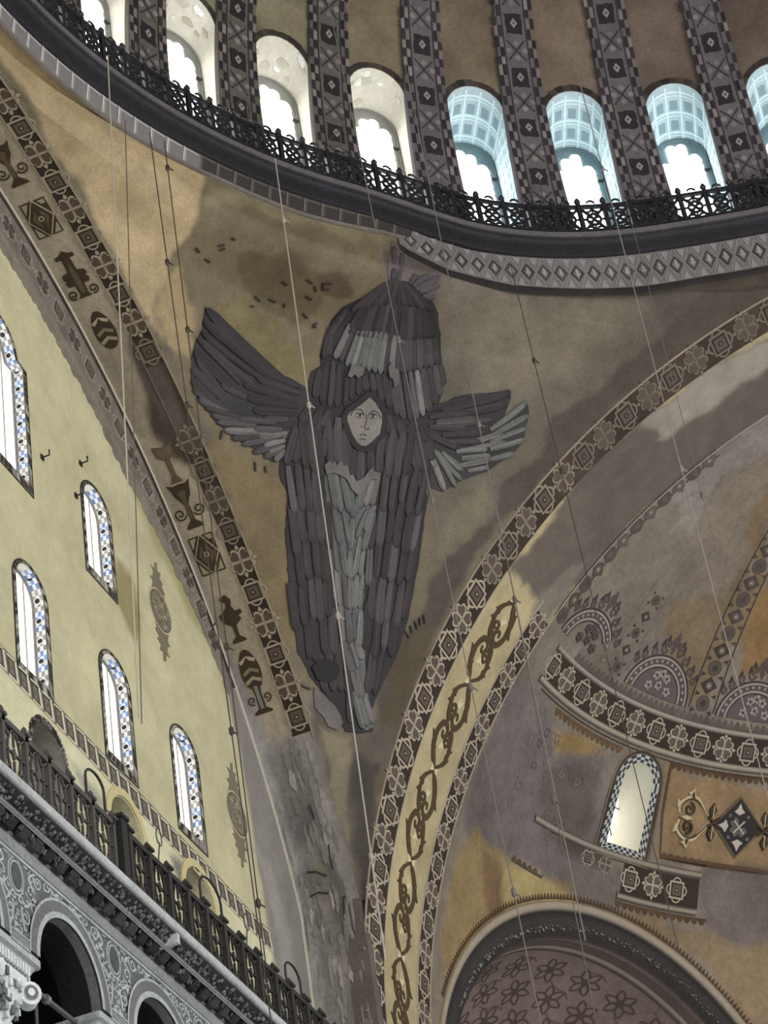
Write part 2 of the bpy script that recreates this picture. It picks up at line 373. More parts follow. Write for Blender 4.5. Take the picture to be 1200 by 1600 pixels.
SERAPH = {'upper': [(-0.72,3.14),(-1.1,2.91),(-1.41,2.71),(-1.58,2.42),(-1.68,2.0),(-1.74,1.64),(-1.68,1.45),(-1.89,1.29),(-1.92,1.07),(-1.91,0.86),(-1.79,0.6),(-1.45,0.53),(-1.07,0.58),(-0.78,0.81),(-0.49,1.05),(-0.28,0.94),(-0.06,0.69),(0.22,0.52),(0.61,0.47),(0.96,0.67),(1.16,1.0),(1.24,1.47),(1.22,1.68),(1.12,1.78),(0.99,2.34),(0.76,2.86),(0.48,3.2),(0.19,3.35),(-0.11,3.42),(-0.37,3.41),(-0.55,3.33)],'tip': [(-0.38,4.28),(-0.24,4.22),(-0.11,3.91),(0.08,3.58),(0.35,3.66),(0.69,3.74),(0.66,3.46),(0.61,3.14),(0.47,3.01),(0.21,3.26),(-0.09,3.34),(-0.51,3.26),(-0.61,3.62)],'left': [(-4.51,2.31),(-4.53,2.02),(-4.53,1.82),(-4.65,1.54),(-4.68,1.21),(-4.66,0.82),(-4.47,0.45),(-4.02,0.01),(-3.69,-0.2),(-3.31,-0.38),(-2.96,-0.51),(-2.6,-0.7),(-2.42,-0.68),(-2.39,-0.12),(-2.02,0.26),(-1.71,0.5),(-1.78,0.79),(-2.14,1.02),(-2.89,1.24),(-3.52,1.52),(-4.01,1.82),(-4.32,2.1)],'right': [(0.54,0.42),(0.89,0.67),(1.23,0.96),(1.51,1.16),(1.87,1.27),(2.53,1.38),(2.76,1.48),(2.81,1.29),(2.72,0.88),(3.18,1.27),(3.27,1.02),(3.25,0.72),(3.23,0.38),(2.99,0.07),(2.44,-0.37),(1.89,-0.61),(1.46,-0.91),(1.12,-0.83),(0.77,-0.32)],'lower': [(-1.32,0.74),(-1.75,0.58),(-2.03,0.38),(-2.19,0.12),(-2.36,-0.25),(-2.42,-0.66),(-2.41,-0.95),(-2.18,-1.33),(-2.17,-2.1),(-2.05,-3.02),(-1.93,-3.8),(-1.75,-4.57),(-1.41,-5.1),(-1.11,-5.38),(-0.93,-5.69),(-0.63,-6.08),(-0.33,-6.12),(-0.0,-6.05),(-0.03,-5.64),(0.21,-5.1),(0.53,-4.55),(0.81,-3.67),(1.0,-2.5),(1.08,-1.39),(1.15,-0.83),(1.1,-0.28),(0.99,0.12),(0.76,0.48),(0.36,0.6),(-0.04,0.7),(-0.55,0.64)],'face': [(-0.49,0.99),(-0.3,0.86),(-0.11,0.63),(-0.07,0.42),(-0.1,0.14),(-0.27,-0.06),(-0.43,-0.19),(-0.58,-0.2),(-0.72,-0.12),(-0.86,0.05),(-1.0,0.31),(-1.03,0.44),(-0.97,0.57),(-0.72,0.77)],'chest': [(-1.4,-0.65),(-1.3,-0.53),(-1.15,-0.55),(-1.03,-0.5),(-0.87,-0.6),(-0.78,-0.78),(-0.62,-0.9),(-0.5,-0.84),(-0.38,-0.69),(-0.28,-0.56),(-0.06,-0.68),(-0.09,-1.17),(-0.16,-1.51),(-0.26,-2.2),(-0.32,-2.61),(-0.25,-2.94),(-0.28,-3.55),(-0.17,-4.21),(-0.19,-4.74),(-0.11,-5.38),(-0.0,-5.96),(-0.18,-6.06),(-0.39,-5.66),(-0.56,-5.02),(-0.7,-4.38),(-0.84,-3.79),(-0.98,-3.34),(-1.06,-2.68),(-1.16,-2.15),(-1.25,-1.48)],'foot': [(-1.38,-5.26),(-1.23,-5.32),(-1.0,-5.5),(-0.81,-5.68),(-0.7,-5.93),(-0.85,-6.07),(-1.05,-6.01),(-1.15,-5.83),(-1.35,-5.64)],'stain': [(-1.45,-4.84),(-1.31,-4.7),(-1.09,-4.66),(-0.86,-4.69),(-0.79,-4.84),(-0.86,-5.04),(-1.11,-5.13),(-1.32,-5.07)],'patch1': [(-1.4,-0.65),(-1.3,-0.53),(-1.24,-0.59),(-1.15,-0.52),(-1.1,-0.6),(-1.03,-0.5),(-0.95,-0.6),(-0.87,-0.6),(-0.78,-0.78),(-0.71,-0.75),(-0.62,-0.9),(-0.5,-0.84),(-0.43,-0.78),(-0.38,-0.69),(-0.28,-0.56),(-0.2,-0.64),(-0.06,-0.68),(-0.13,-0.8),(-0.25,-0.81),(-0.32,-0.87),(-0.43,-1.09),(-0.55,-1.2),(-0.71,-1.08),(-0.88,-0.85),(-1.16,-0.77),(-1.33,-0.84)],'patch2': [(-1.07,1.29),(-1.02,1.5),(-0.89,1.55),(-0.69,1.51),(-0.73,1.35),(-0.81,1.29),(-0.91,1.35),(-0.98,1.27)],'patch3': [(-0.16,1.59),(-0.11,1.71),(-0.04,1.61),(0.09,1.57),(0.14,1.27),(0.06,1.19),(-0.0,1.36),(-0.1,1.38)]}
FEATHERS = {'upper': [(-0.53,3.34,-1.2,2.66,0.12,1),(-0.5,3.36,-1.06,2.71,0.12,1),(-0.48,3.38,-0.92,2.75,0.12,1),(-0.45,3.4,-0.78,2.8,0.12,0),(-0.42,3.42,-0.63,2.84,0.12,1),(-0.39,3.44,-0.49,2.87,0.12,0),(-0.36,3.43,-0.34,2.89,0.12,1),(-0.32,3.41,-0.19,2.91,0.12,0),(-0.29,3.4,-0.03,2.92,0.12,1),(-0.25,3.39,0.12,2.92,0.12,1),(-0.22,3.38,0.28,2.91,0.12,0),(-0.18,3.37,0.44,2.9,0.12,1),(-0.15,3.36,0.6,2.89,0.12,0),(-1.32,2.67,-1.62,2.07,0.13,1),(-1.59,2.27,-1.65,1.59,0.15,0),(-1.32,2.67,-1.62,2.07,0.13,0),(-1.59,2.27,-1.54,1.68,0.15,1),(-0.93,2.86,-1.15,2.19,0.13,0),(-1.14,2.38,-1.4,1.63,0.15,3),(-0.85,2.89,-1.04,2.18,0.13,0),(-1.03,2.37,-1.26,1.58,0.15,1),(-0.78,2.93,-0.92,2.15,0.13,0),(-0.91,2.34,-1.11,1.5,0.15,4),(-0.71,2.96,-0.81,2.15,0.13,1),(-0.81,2.34,-0.97,1.48,0.15,3),(-0.64,2.99,-0.71,2.17,0.13,1),(-0.72,2.36,-0.85,1.49,0.15,4),(-0.57,3.01,-0.6,2.17,0.13,0),(-0.61,2.36,-0.71,1.47,0.15,5),(-0.49,3.04,-0.49,2.18,0.13,1),(-0.5,2.37,-0.58,1.46,0.15,3),(-0.41,3.05,-0.37,2.18,0.13,1),(-0.39,2.37,-0.44,1.45,0.15,5),(-0.34,3.07,-0.26,2.18,0.13,0),(-0.28,2.37,-0.3,1.43,0.15,4),(-0.26,3.08,-0.15,2.19,0.13,1),(-0.18,2.38,-0.17,1.44,0.15,1),(-0.17,3.08,-0.04,2.18,0.13,0),(-0.07,2.37,-0.03,1.43,0.15,3),(-0.09,3.08,0.07,2.2,0.13,0),(0.04,2.39,0.1,1.46,0.15,1),(-0.01,3.08,0.18,2.22,0.13,0),(0.14,2.41,0.23,1.5,0.15,1),(0.08,3.07,0.29,2.24,0.13,1),(0.24,2.43,0.36,1.54,0.15,2),(0.16,3.06,0.39,2.26,0.13,0),(0.34,2.45,0.49,1.59,0.15,1),(0.25,3.04,0.5,2.28,0.13,0),(0.45,2.46,0.62,1.63,0.15,2),(0.34,3.02,0.61,2.29,0.13,0),(0.55,2.48,0.75,1.68,0.15,1),(0.43,3.01,0.72,2.31,0.13,0),(0.65,2.49,0.88,1.72,0.15,2),(0.51,2.99,0.81,2.34,0.13,0),(0.74,2.52,0.99,1.79,0.15,0),(-1.7,1.36,-1.74,0.74,0.15,0),(-1.57,1.51,-1.56,0.63,0.15,0),(-1.42,1.57,-1.39,0.59,0.15,1),(-1.26,1.51,-1.21,0.61,0.15,0),(-1.09,1.43,-1.04,0.66,0.15,0),(-0.93,1.38,-0.89,0.8,0.15,0),(-0.79,1.37,-0.73,0.92,0.15,0),(-0.64,1.35,-0.58,1.04,0.15,0),(-0.5,1.41,-0.4,1.04,0.15,1),(-0.35,1.43,-0.17,0.87,0.15,0),(-0.2,1.45,0.02,0.73,0.15,1),(-0.05,1.47,0.2,0.61,0.15,1),(0.1,1.48,0.37,0.54,0.15,2),(0.25,1.53,0.54,0.51,0.15,1),(0.39,1.58,0.69,0.57,0.15,2),(0.54,1.62,0.81,0.66,0.15,3),(0.68,1.67,0.95,0.78,0.15,2),(0.82,1.71,1.07,0.94,0.15,1),(0.95,1.78,1.16,1.14,0.15,2),(1.07,1.8,1.2,1.37,0.15,0)],'left': [(-2.56,1.05,-4.49,2.26,0.2,0),(-2.79,1.02,-4.51,1.99,0.18,0),(-2.93,0.96,-4.54,1.78,0.17,0),(-3.22,0.86,-4.61,1.64,0.16,1),(-3.51,0.83,-4.54,1.56,0.12,1),(-3.73,0.73,-4.65,1.35,0.15,0),(-3.86,0.58,-4.59,1.2,0.12,2),(-3.93,0.51,-4.66,1.02,0.15,1),(-3.99,0.37,-4.64,0.79,0.15,0),(-3.82,0.26,-4.58,0.62,0.15,1),(-3.59,0.15,-4.44,0.42,0.15,2),(-3.44,0.14,-4.27,0.26,0.15,1),(-3.28,0.05,-4.11,0.12,0.13,2),(-3.05,0.01,-3.97,-0.02,0.13,2),(-2.61,0.13,-3.48,0.1,0.13,2),(-2.74,-0.05,-3.78,-0.16,0.15,3),(-2.95,-0.18,-3.59,-0.3,0.13,2),(-2.44,-0.01,-3.1,-0.06,0.13,2),(-2.43,-0.12,-3.0,-0.18,0.12,3),(-2.55,-0.19,-3.34,-0.41,0.15,2),(-2.35,-0.22,-2.83,-0.38,0.12,3),(-2.42,-0.28,-3.07,-0.54,0.13,2),(-2.34,-0.33,-2.7,-0.5,0.12,3),(-2.37,-0.38,-2.8,-0.62,0.12,2),(-2.31,-0.43,-2.56,-0.67,0.11,3),(-2.32,-0.05,-2.67,-0.15,0.11,3),(-2.21,0.65,-3.44,0.83,0.18,0),(-2.08,0.8,-3.16,1.0,0.18,0),(-2.12,0.52,-3.34,0.58,0.18,0),(-2.11,0.39,-3.16,0.33,0.17,0),(-2.1,0.93,-2.87,1.1,0.13,0),(-2.32,0.23,-2.91,0.16,0.15,1),(-4.02,0.68,-4.33,1.06,0.11,2),(-3.18,0.53,-3.96,0.77,0.15,1),(-3.13,0.74,-3.93,1.17,0.15,0)],'right': [(0.87,0.8,1.88,1.2,0.16,0),(1.24,0.85,2.78,1.41,0.18,0),(1.41,0.73,2.74,1.14,0.17,0),(0.96,0.65,1.92,0.86,0.15,1),(1.13,0.55,2.09,0.74,0.15,2),(1.44,0.48,2.46,0.78,0.16,1),(0.99,0.43,1.89,0.48,0.15,1),(1.31,0.3,2.34,0.5,0.16,1),(1.33,0.13,2.22,0.26,0.16,1),(1.01,0.26,1.71,0.06,0.15,1),(2.41,0.54,3.18,1.25,0.12,4),(2.43,0.4,3.26,0.97,0.12,4),(2.43,0.26,3.27,0.69,0.12,4),(2.46,0.12,3.24,0.43,0.12,4),(2.48,-0.1,3.02,0.1,0.13,4),(2.0,0.21,2.72,0.49,0.11,3),(2.01,0.1,2.81,0.33,0.09,3),(1.68,-0.02,2.39,0.11,0.12,4),(1.81,-0.15,2.48,-0.02,0.12,4),(1.75,-0.32,2.48,-0.1,0.11,3),(1.99,-0.41,2.46,-0.27,0.12,3),(1.35,-0.05,1.81,-0.41,0.11,4),(1.43,-0.13,1.87,-0.41,0.11,3),(1.23,-0.06,1.87,-0.62,0.12,4),(1.11,-0.0,1.75,-0.79,0.12,4),(1.01,-0.01,1.49,-0.89,0.12,3),(0.9,0.11,1.23,-0.41,0.12,3),(0.8,0.1,1.0,-0.4,0.12,2),(0.68,0.23,0.85,-0.38,0.12,1),(0.84,0.41,1.32,0.16,0.12,0),(0.86,-0.52,0.98,-0.99,0.13,2),(1.0,-0.57,1.11,-1.04,0.12,2)],'lower': [(-2.02,0.22,-1.8,-0.76,0.18,0),(-1.78,0.16,-1.58,-0.82,0.18,1),(-1.59,0.07,-1.42,-0.92,0.18,1),(-1.37,0.24,-1.22,-0.75,0.18,1),(-1.16,0.4,-1.04,-0.59,0.18,2),(-0.96,0.24,-0.86,-0.76,0.18,1),(-0.09,0.3,-0.09,-0.72,0.18,1),(0.16,0.29,0.13,-0.74,0.18,1),(0.39,0.28,0.33,-0.74,0.18,1),(0.6,0.38,0.52,-0.66,0.18,0),(-2.24,-0.74,-2.0,-1.71,0.18,2),(-2.03,-0.69,-1.81,-1.66,0.18,1),(-1.83,-0.67,-1.64,-1.65,0.18,1),(-1.61,-0.72,-1.44,-1.7,0.18,2),(-0.56,-0.26,-0.51,-1.26,0.18,2),(0.09,-0.47,0.06,-1.49,0.18,1),(0.31,-0.46,0.26,-1.49,0.18,1),(0.56,-0.25,0.48,-1.28,0.18,1),(0.8,-0.49,0.68,-1.52,0.18,0),(1.0,-0.46,0.87,-1.5,0.18,1),(-2.09,-1.63,-1.86,-2.6,0.18,0),(-1.92,-1.35,-1.72,-2.32,0.18,1),(-1.7,-1.32,-1.52,-2.3,0.18,1),(-1.47,-1.29,-1.32,-2.27,0.18,2),(-1.25,-1.41,-1.13,-2.39,0.18,0),(-0.16,-1.3,-0.17,-2.31,0.18,1),(0.06,-1.21,0.03,-2.23,0.18,2),(0.27,-1.13,0.22,-2.15,0.18,0),(0.52,-1.2,0.43,-2.22,0.18,0),(0.76,-1.32,0.64,-2.35,0.18,0),(0.93,-1.23,0.79,-2.26,0.18,2),(-1.91,-2.28,-1.72,-3.25,0.18,0),(-1.72,-2.08,-1.55,-3.06,0.18,0),(-1.49,-2.04,-1.34,-3.01,0.18,0),(-1.31,-2.11,-1.18,-3.09,0.18,1),(-0.18,-2.07,-0.19,-3.07,0.18,2),(0.02,-1.89,-0.01,-2.9,0.18,0),(0.24,-1.89,0.18,-2.9,0.18,0),(0.43,-1.94,0.35,-2.96,0.18,2),(0.65,-2.0,0.54,-3.01,0.18,0),(0.9,-1.9,0.76,-2.92,0.18,0),(-2.02,-3.15,-1.83,-4.11,0.18,0),(-1.76,-3.08,-1.6,-4.04,0.18,0),(-1.55,-2.9,-1.41,-3.87,0.18,2),(-1.38,-2.94,-1.26,-3.91,0.18,1),(-1.16,-2.8,-1.07,-3.78,0.18,0),(-0.03,-2.77,-0.07,-3.77,0.18,1),(0.17,-2.87,0.11,-3.87,0.18,2),(0.38,-2.82,0.29,-3.83,0.18,2),(0.63,-2.89,0.51,-3.89,0.18,1),(0.82,-2.7,0.68,-3.71,0.18,0),(-1.63,-3.72,-1.49,-4.68,0.18,0),(-1.46,-3.77,-1.34,-4.73,0.18,0),(-1.22,-3.59,-1.13,-4.56,0.18,0),(-1.0,-3.6,-0.93,-4.56,0.18,1),(-0.15,-3.4,-0.19,-4.39,0.18,0),(0.07,-3.59,0.01,-4.58,0.18,0),(0.32,-3.38,0.23,-4.38,0.18,2),(0.53,-3.5,0.41,-4.5,0.18,0),(-1.33,-4.4,-1.09,-5.35,0.18,0),(-1.08,-4.35,-0.91,-5.3,0.18,0),(-0.84,-4.33,-0.74,-5.29,0.18,0),(-0.65,-4.36,-0.6,-5.33,0.18,0),(0.01,-4.3,-0.13,-5.28,0.18,1),(0.24,-4.33,0.04,-5.32,0.18,0),(-0.54,-4.96,-0.54,-5.91,0.18,0),(-2.12,0.08,-2.28,-0.72,0.18,1),(-1.95,0.2,-2.08,-0.65,0.18,0),(-1.77,0.3,-1.87,-0.57,0.18,0),(-1.58,0.38,-1.68,-0.53,0.18,0),(-1.38,0.35,-1.48,-0.53,0.18,0),(-1.2,0.23,-1.3,-0.57,0.18,0),(-1.03,0.09,-1.1,-0.63,0.18,0),(-0.88,-0.09,-0.89,-0.71,0.18,1),(-0.71,-0.23,-0.68,-0.83,0.18,0),(-0.51,-0.29,-0.47,-0.86,0.18,0),(-0.33,-0.22,-0.25,-0.76,0.18,0),(-0.16,-0.09,-0.05,-0.65,0.18,0),(-0.0,0.09,0.16,-0.59,0.18,0),(0.16,0.25,0.36,-0.53,0.18,1),(0.35,0.35,0.59,-0.48,0.18,1),(0.54,0.38,0.82,-0.51,0.18,1),(0.73,0.29,1.0,-0.57,0.18,1),(-1.81,0.54,-2.01,0.2,0.2,0),(-1.59,0.51,-1.74,0.17,0.2,0),(-1.38,0.51,-1.53,0.17,0.2,0),(-0.03,0.59,0.14,0.22,0.2,0),(0.25,0.51,0.41,0.2,0.2,0),(0.53,0.46,0.72,0.17,0.2,0),(0.78,0.43,0.99,0.12,0.2,0),(0.97,0.31,1.1,-0.28,0.2,0)],'chest': [(-1.29,-0.67,-1.03,-1.53,0.13,4),(-1.14,-0.69,-0.91,-1.59,0.13,4),(-0.96,-0.78,-0.71,-1.57,0.13,5),(-0.77,-0.92,-0.6,-1.69,0.13,5),(-0.46,-0.93,-0.6,-1.62,0.13,5),(-0.33,-0.74,-0.49,-1.48,0.13,3),(-0.21,-0.67,-0.35,-1.4,0.13,3),(-0.1,-0.71,-0.2,-1.38,0.13,3),(-0.14,-1.37,-0.31,-1.94,0.13,4),(-0.28,-1.46,-0.51,-2.09,0.13,5),(-0.14,-1.51,-0.34,-2.35,0.13,5),(-1.1,-1.47,-0.89,-2.26,0.13,5),(-0.86,-1.58,-0.67,-2.24,0.13,4),(-0.63,-1.69,-0.64,-2.37,0.13,4),(-1.02,-2.2,-0.89,-2.86,0.13,4),(-0.86,-2.26,-0.7,-2.92,0.13,5),(-0.64,-2.35,-0.58,-2.97,0.13,4),(-0.42,-2.05,-0.52,-2.9,0.13,4),(-0.31,-2.34,-0.37,-2.89,0.13,4),(-0.95,-2.8,-0.82,-3.53,0.13,3),(-0.78,-2.85,-0.67,-3.58,0.13,5),(-0.61,-2.91,-0.58,-3.6,0.13,3),(-0.46,-2.87,-0.49,-3.59,0.13,4),(-0.31,-2.86,-0.37,-3.56,0.13,4),(-0.82,-3.53,-0.71,-4.31,0.13,3),(-0.65,-3.61,-0.56,-4.3,0.13,4),(-0.49,-3.63,-0.44,-4.23,0.13,5),(-0.32,-3.62,-0.34,-4.35,0.13,4),(-0.71,-4.24,-0.51,-4.89,0.13,4),(-0.56,-4.23,-0.34,-4.81,0.13,4),(-0.41,-4.22,-0.25,-4.61,0.13,3),(-0.55,-4.76,-0.33,-5.4,0.13,3),(-0.4,-4.81,-0.24,-5.39,0.13,4),(-0.45,-5.27,-0.24,-6.01,0.13,4),(-0.32,-5.33,-0.11,-5.96,0.13,4),(-0.21,-5.32,-0.0,-5.89,0.13,3)],'tip': [(-0.45,3.37,-0.35,4.16,0.12,2),(-0.34,3.39,-0.19,4.04,0.12,2),(-0.04,3.38,0.08,3.61,0.12,2),(0.05,3.34,0.35,3.62,0.12,2),(0.13,3.29,0.61,3.63,0.12,2),(0.23,3.25,0.63,3.44,0.12,2),(0.31,3.18,0.58,3.16,0.12,2)]}
FACE = [([(-0.893,0.473),(-0.844,0.574),(-0.745,0.627),(-0.652,0.61),(-0.581,0.523)],0.026),([(-0.46,0.523),(-0.423,0.596),(-0.351,0.632),(-0.257,0.601),(-0.186,0.513)],0.026),([(-0.742,0.477),(-0.687,0.524),(-0.621,0.477)],0.042),([(-0.427,0.499),(-0.387,0.545),(-0.32,0.498)],0.048),([(-0.521,0.53),(-0.517,0.365),(-0.535,0.254),(-0.471,0.22),(-0.43,0.265)],0.024),([(-0.625,0.243),(-0.598,0.274)],0.02),([(-0.622,0.079),(-0.55,0.115),(-0.471,0.083)],0.026),([(-0.627,-0.017),(-0.555,0.018),(-0.492,-0.002)],0.026),([(-0.838,0.383),(-0.735,0.409),(-0.628,0.407)],0.016),([(-0.417,0.418),(-0.329,0.442),(-0.226,0.467)],0.016)]
NSOF_AREAS = [((74,63,54),0.2,[(17.12,0.54),(16.96,-0.03),(14.79,0.1),(14.33,0.44),(14.66,0.74),(15.12,0.97),(16.37,0.75)]),((92,82,76),0.15,[(17.33,0.51),(17.26,-0.03),(16.4,0.06),(14.96,0.17),(13.77,0.1),(13.0,0.35),(13.75,0.43),(14.78,0.46),(16.0,0.56)]),((132,126,120),0.12,[(-9,-0.5),(8.45,-0.5),(8.45,2),(-9,2)]),((146,141,135),0.1,[(8.2,1.0),(9.2,0.98),(10.5,1.1),(12.6,1.2),(13.2,1.4),(8.2,1.5)]),((160,156,150),0.12,[(-9,1.0),(4,1.05),(8.4,1.1),(8.4,1.5),(-9,1.5)]),((152,147,140),0.15,[(-9,0.1),(2,0.2),(6,0.15),(8.2,0.2),(8,0.32),(3,0.42),(-9,0.4)]),((116,110,105),0.3,[(7.81,0.87),(7.77,0.3),(6.81,0.31),(5.93,0.56),(6.47,0.99)]),((128,122,106),0.06,[(5.86,0.77),(5.78,0.51),(4.55,0.5),(4.4,0.68),(5.05,0.8)]),((110,103,98),0.1,[(5.93,0.56),(5.85,0.3),(4.18,0.17),(2.68,0.09),(2.8,0.48),(4.3,0.56)])]
TYMP_AREAS = [((136,130,124),0.12,[(12.3,-6.3),(12.75,-7.4),(13.1,-8.6),(13.25,-10.2),(13.4,-11.5),(13.55,-12.8),(13.75,-14.2),(14.0,-17.8),(17,-17.8),(17,-6)]),((150,145,138),0.2,[(13.34,-10.88),(13.93,-12.19),(13.94,-13.32),(14.83,-13.49),(14.66,-11.87),(14.15,-10.78)]),((150,141,102),0.12,[(7.83,-7.1),(8.41,-7.18),(8.77,-7.88),(8.68,-8.38),(8.3,-8.77),(7.87,-8.43),(7.59,-8.16)]),((160,154,112),0.3,[(8.6,-1.41),(9.32,-3.31),(10.51,-4.19),(12.13,-5.31),(12.71,-6.27),(12.13,-6.78),(10.73,-6.19),(9.18,-5.09),(8.19,-4.13)]),((205,201,166),0.1,[(1.82,-12.41),(2.84,-12.58),(5.03,-12.65),(7.4,-12.75),(10.0,-12.78),(13.55,-13.07),(13.62,-13.59),(13.77,-13.94),(11.93,-14.18),(7.23,-13.87),(1.74,-13.81)]),((160,156,140),0.15,[(5.1,-13.06),(6.13,-13.15),(6.58,-13.37),(6.06,-13.63),(5.4,-13.4)]),((128,124,112),0.08,[(9.08,-13.09),(9.43,-12.95),(10.26,-12.86),(10.76,-13.1),(10.79,-13.62),(9.79,-13.81),(9.32,-13.51)]),((96,93,86),0.06,[(9.81,-13.21),(10.24,-12.97),(10.63,-13.05),(10.82,-13.34),(10.41,-13.46)])]
ESOF_AREAS = [((104,95,86),0.15,[(11.78,1.23),(11.74,1.87),(11.81,2.85),(11.82,3.29),(13.42,3.83),(15.2,3.58),(17.33,4.14),(19.31,3.78),(20.05,1.13),(18.6,1.13),(15.58,1.01),(13.79,1.08)]),((126,118,108),0.2,[(11.54,2.85),(12.08,2.84),(13.77,3.34),(13.03,3.41),(11.23,3.82),(10.1,3.71),(10.06,3.33)]),((150,142,130),0.12,[(16.21,1.06),(17.3,1.13),(19.7,1.2),(19.77,2.13),(17.68,2.16),(16.4,2.06)])]
SEMI_AREAS = [((122,112,101),0.1,[(-2.83,45.48),(0.31,51.72),(-0.35,59.07),(-0.73,65.12),(0.5,74.55),(50.19,36.0),(-6.59,21.49),(-0.84,24.12),(0.61,33.44),(-0.54,39.51)]),((122,113,100),0.5,[(1.28,49.49),(0.59,59.44),(10.41,62.77),(15.64,58.09),(16.4,47.74),(14.7,46.57)]),((136,128,120),0.3,[(-4.59,62.64),(-14.29,68.89),(-26.06,75.11),(17.08,72.64),(8.72,67.28),(14.3,61.49)]),((164,156,146),0.2,[(-14.29,68.89),(-22.79,71.37),(-23.04,74.94),(-5.81,74.94),(-1.85,71.68)]),((130,110,84),0.15,[(24.4,66.0),(24.67,70.66),(45.36,55.47),(39.31,52.93),(36.5,53.25),(35.44,60.53)]),((126,109,86),0.15,[(20.6,55.4),(30.69,57.77),(31.92,60.04),(31.67,62.1),(36.27,55.21),(36.1,47.33),(32.13,47.03),(27.91,49.2),(23.32,52.23)]),((136,108,72),0.12,[(39.1,53.24),(37.96,58.1),(40.41,61.09),(46.38,52.27),(41.91,50.6),(40.01,49.75)]),((134,124,112),0.15,[(19.9,46.7),(22.8,50.09),(29.06,49.42),(32.86,46.83),(27.54,46.51)]),((142,118,78),0.12,[(11.54,38.82),(16.09,39.76),(21.73,40.04),(21.44,38.69),(18.96,38.67),(14.07,37.34)]),((140,116,86),0.1,[(32.29,40.69),(33.42,40.56),(40.58,40.59),(49.74,40.03),(50.42,31.69),(42.42,31.81),(34.23,32.33)]),((112,103,99),0.1,[(0.61,33.44),(-0.54,39.51),(4.96,41.15),(9.1,40.71),(13.61,37.07),(18.96,38.67),(22.29,39.23),(23.67,34.87),(26.28,31.16),(28.38,29.16),(30.39,26.52),(23.28,26.23),(12.08,26.66),(8.68,25.8),(5.11,24.77),(1.27,26.85)]),((96,88,82),0.2,[(12.82,35.55),(17.77,37.7),(22.31,38.28),(23.71,33.64),(21.97,30.15),(15.19,30.09)]),((140,120,84),0.12,[(2.7,23.81),(4.76,26.45),(8.4,26.3),(12.13,26.56),(17.9,26.64),(23.2,26.51),(24.1,24.92),(18.93,23.45),(12.02,20.68),(7.05,16.64),(2.62,11.56),(2.09,14.78)]),((170,150,104),0.12,[(10.05,25.68),(17.94,26.53),(22.98,26.58),(24.38,24.99),(19.85,23.87),(13.07,21.02),(11.95,23.03)]),((120,96,70),0.15,[(6.85,25.43),(10.72,25.61),(12.39,21.39),(10.41,20.15),(8.01,21.67)]),((136,116,90),0.2,[(26.46,25.15),(30.88,26.31),(41.25,26.21),(50.42,26.47),(49.79,17.63),(47.24,17.55),(41.36,22.6),(32.85,25.13)]),((110,99,93),0.1,[(39.58,30.3),(41.52,32.03),(45.74,32.99),(50.38,32.92),(50.36,24.94),(44.52,25.27),(41.21,26.82)]),((114,103,96),0.08,[(20.93,28.67),(25.15,29.99),(29.06,30.21),(30.93,28.43),(29.55,26.06),(24.1,24.92),(22.17,26.56)])]
EXEDRA = {'az': 26.8,'d0': 13.31,'r0': 6.44,'d1': 13.69,'r1': 5.59}
# ================================================================== THE STRUCTURE
STRUCT = 'structure'
AZ0 = 27.41; PITCH = 9.0                           # dome windows
WIN_AZ = [AZ0 + PITCH * k for k in range(-3, 8)]
D2M = math.radians(1) * 15.6                       # metres per degree of dome azimuth
W_R, W_ZS, W_ZB = .72, 5.22, 1.15                   # window opening: radius, springing, sill
def dome_win(az, r=W_R, zb=W_ZB, zs=W_ZS, hh=None, n=14): return arch_outline(0, hh or r, zb, zs, n, rx=r) * np.array([1 / D2M, 1]) + np.array([az, 0])

# ---- dome shell
def dome_colour(P):
    c = np.repeat(lin((116, 105, 84))[None], len(P), 0)
    w = np.clip((P[:, 0] - 44) / 26, 0, 1)[:, None]
    c = c * (1 - w) + lin((106, 92, 82)) * w
    w = np.clip((46 - P[:, 0]) / 14, 0, 1)[:, None]
    c = c * (1 - w) + lin((128, 122, 98)) * w
    q = P * np.array([.27, 1])
    v = 1 + fbm(q, 4, .5, 4) * .9 + fbm(q, 6, 2.2, 3) * .45
    return np.clip(c * v[:, None], .01, .9)
mb = MB()
sheet(mb, F_dome, [(-4, 1.0), (103, 1.0), (103, 10.5), (-4, 10.5)], [dome_win(a) for a in WIN_AZ], .8, dome_colour, wy=.22)
dome = mb.build('ceiling', M_OLD, smooth=True)
tag(dome, 'great dome with forty painted ribs rising from a ring of arched windows', 'dome', kind=STRUCT)
mb = MB()                                          # upper cap and the far side of the dome
az = np.linspace(0, 360, 73)[:-1]
loft(mb, [ring_pt(az, dome_r(z) * np.ones(72), np.full(72, z)) for z in (10.4, 12, 13.5, 15, 16.5, 17.6, 18.3, 18.5)], lin((112, 100, 80)), closed=True)
az = np.linspace(102, 357, 60)
loft(mb, [ring_pt(az, dome_r(z) * np.ones(60), np.full(60, z)) for z in (0, 2.5, 5, 8, 10.5)], lin((112, 100, 80)))
mb.build('dome_cap', M_OLD, dome, smooth=True)

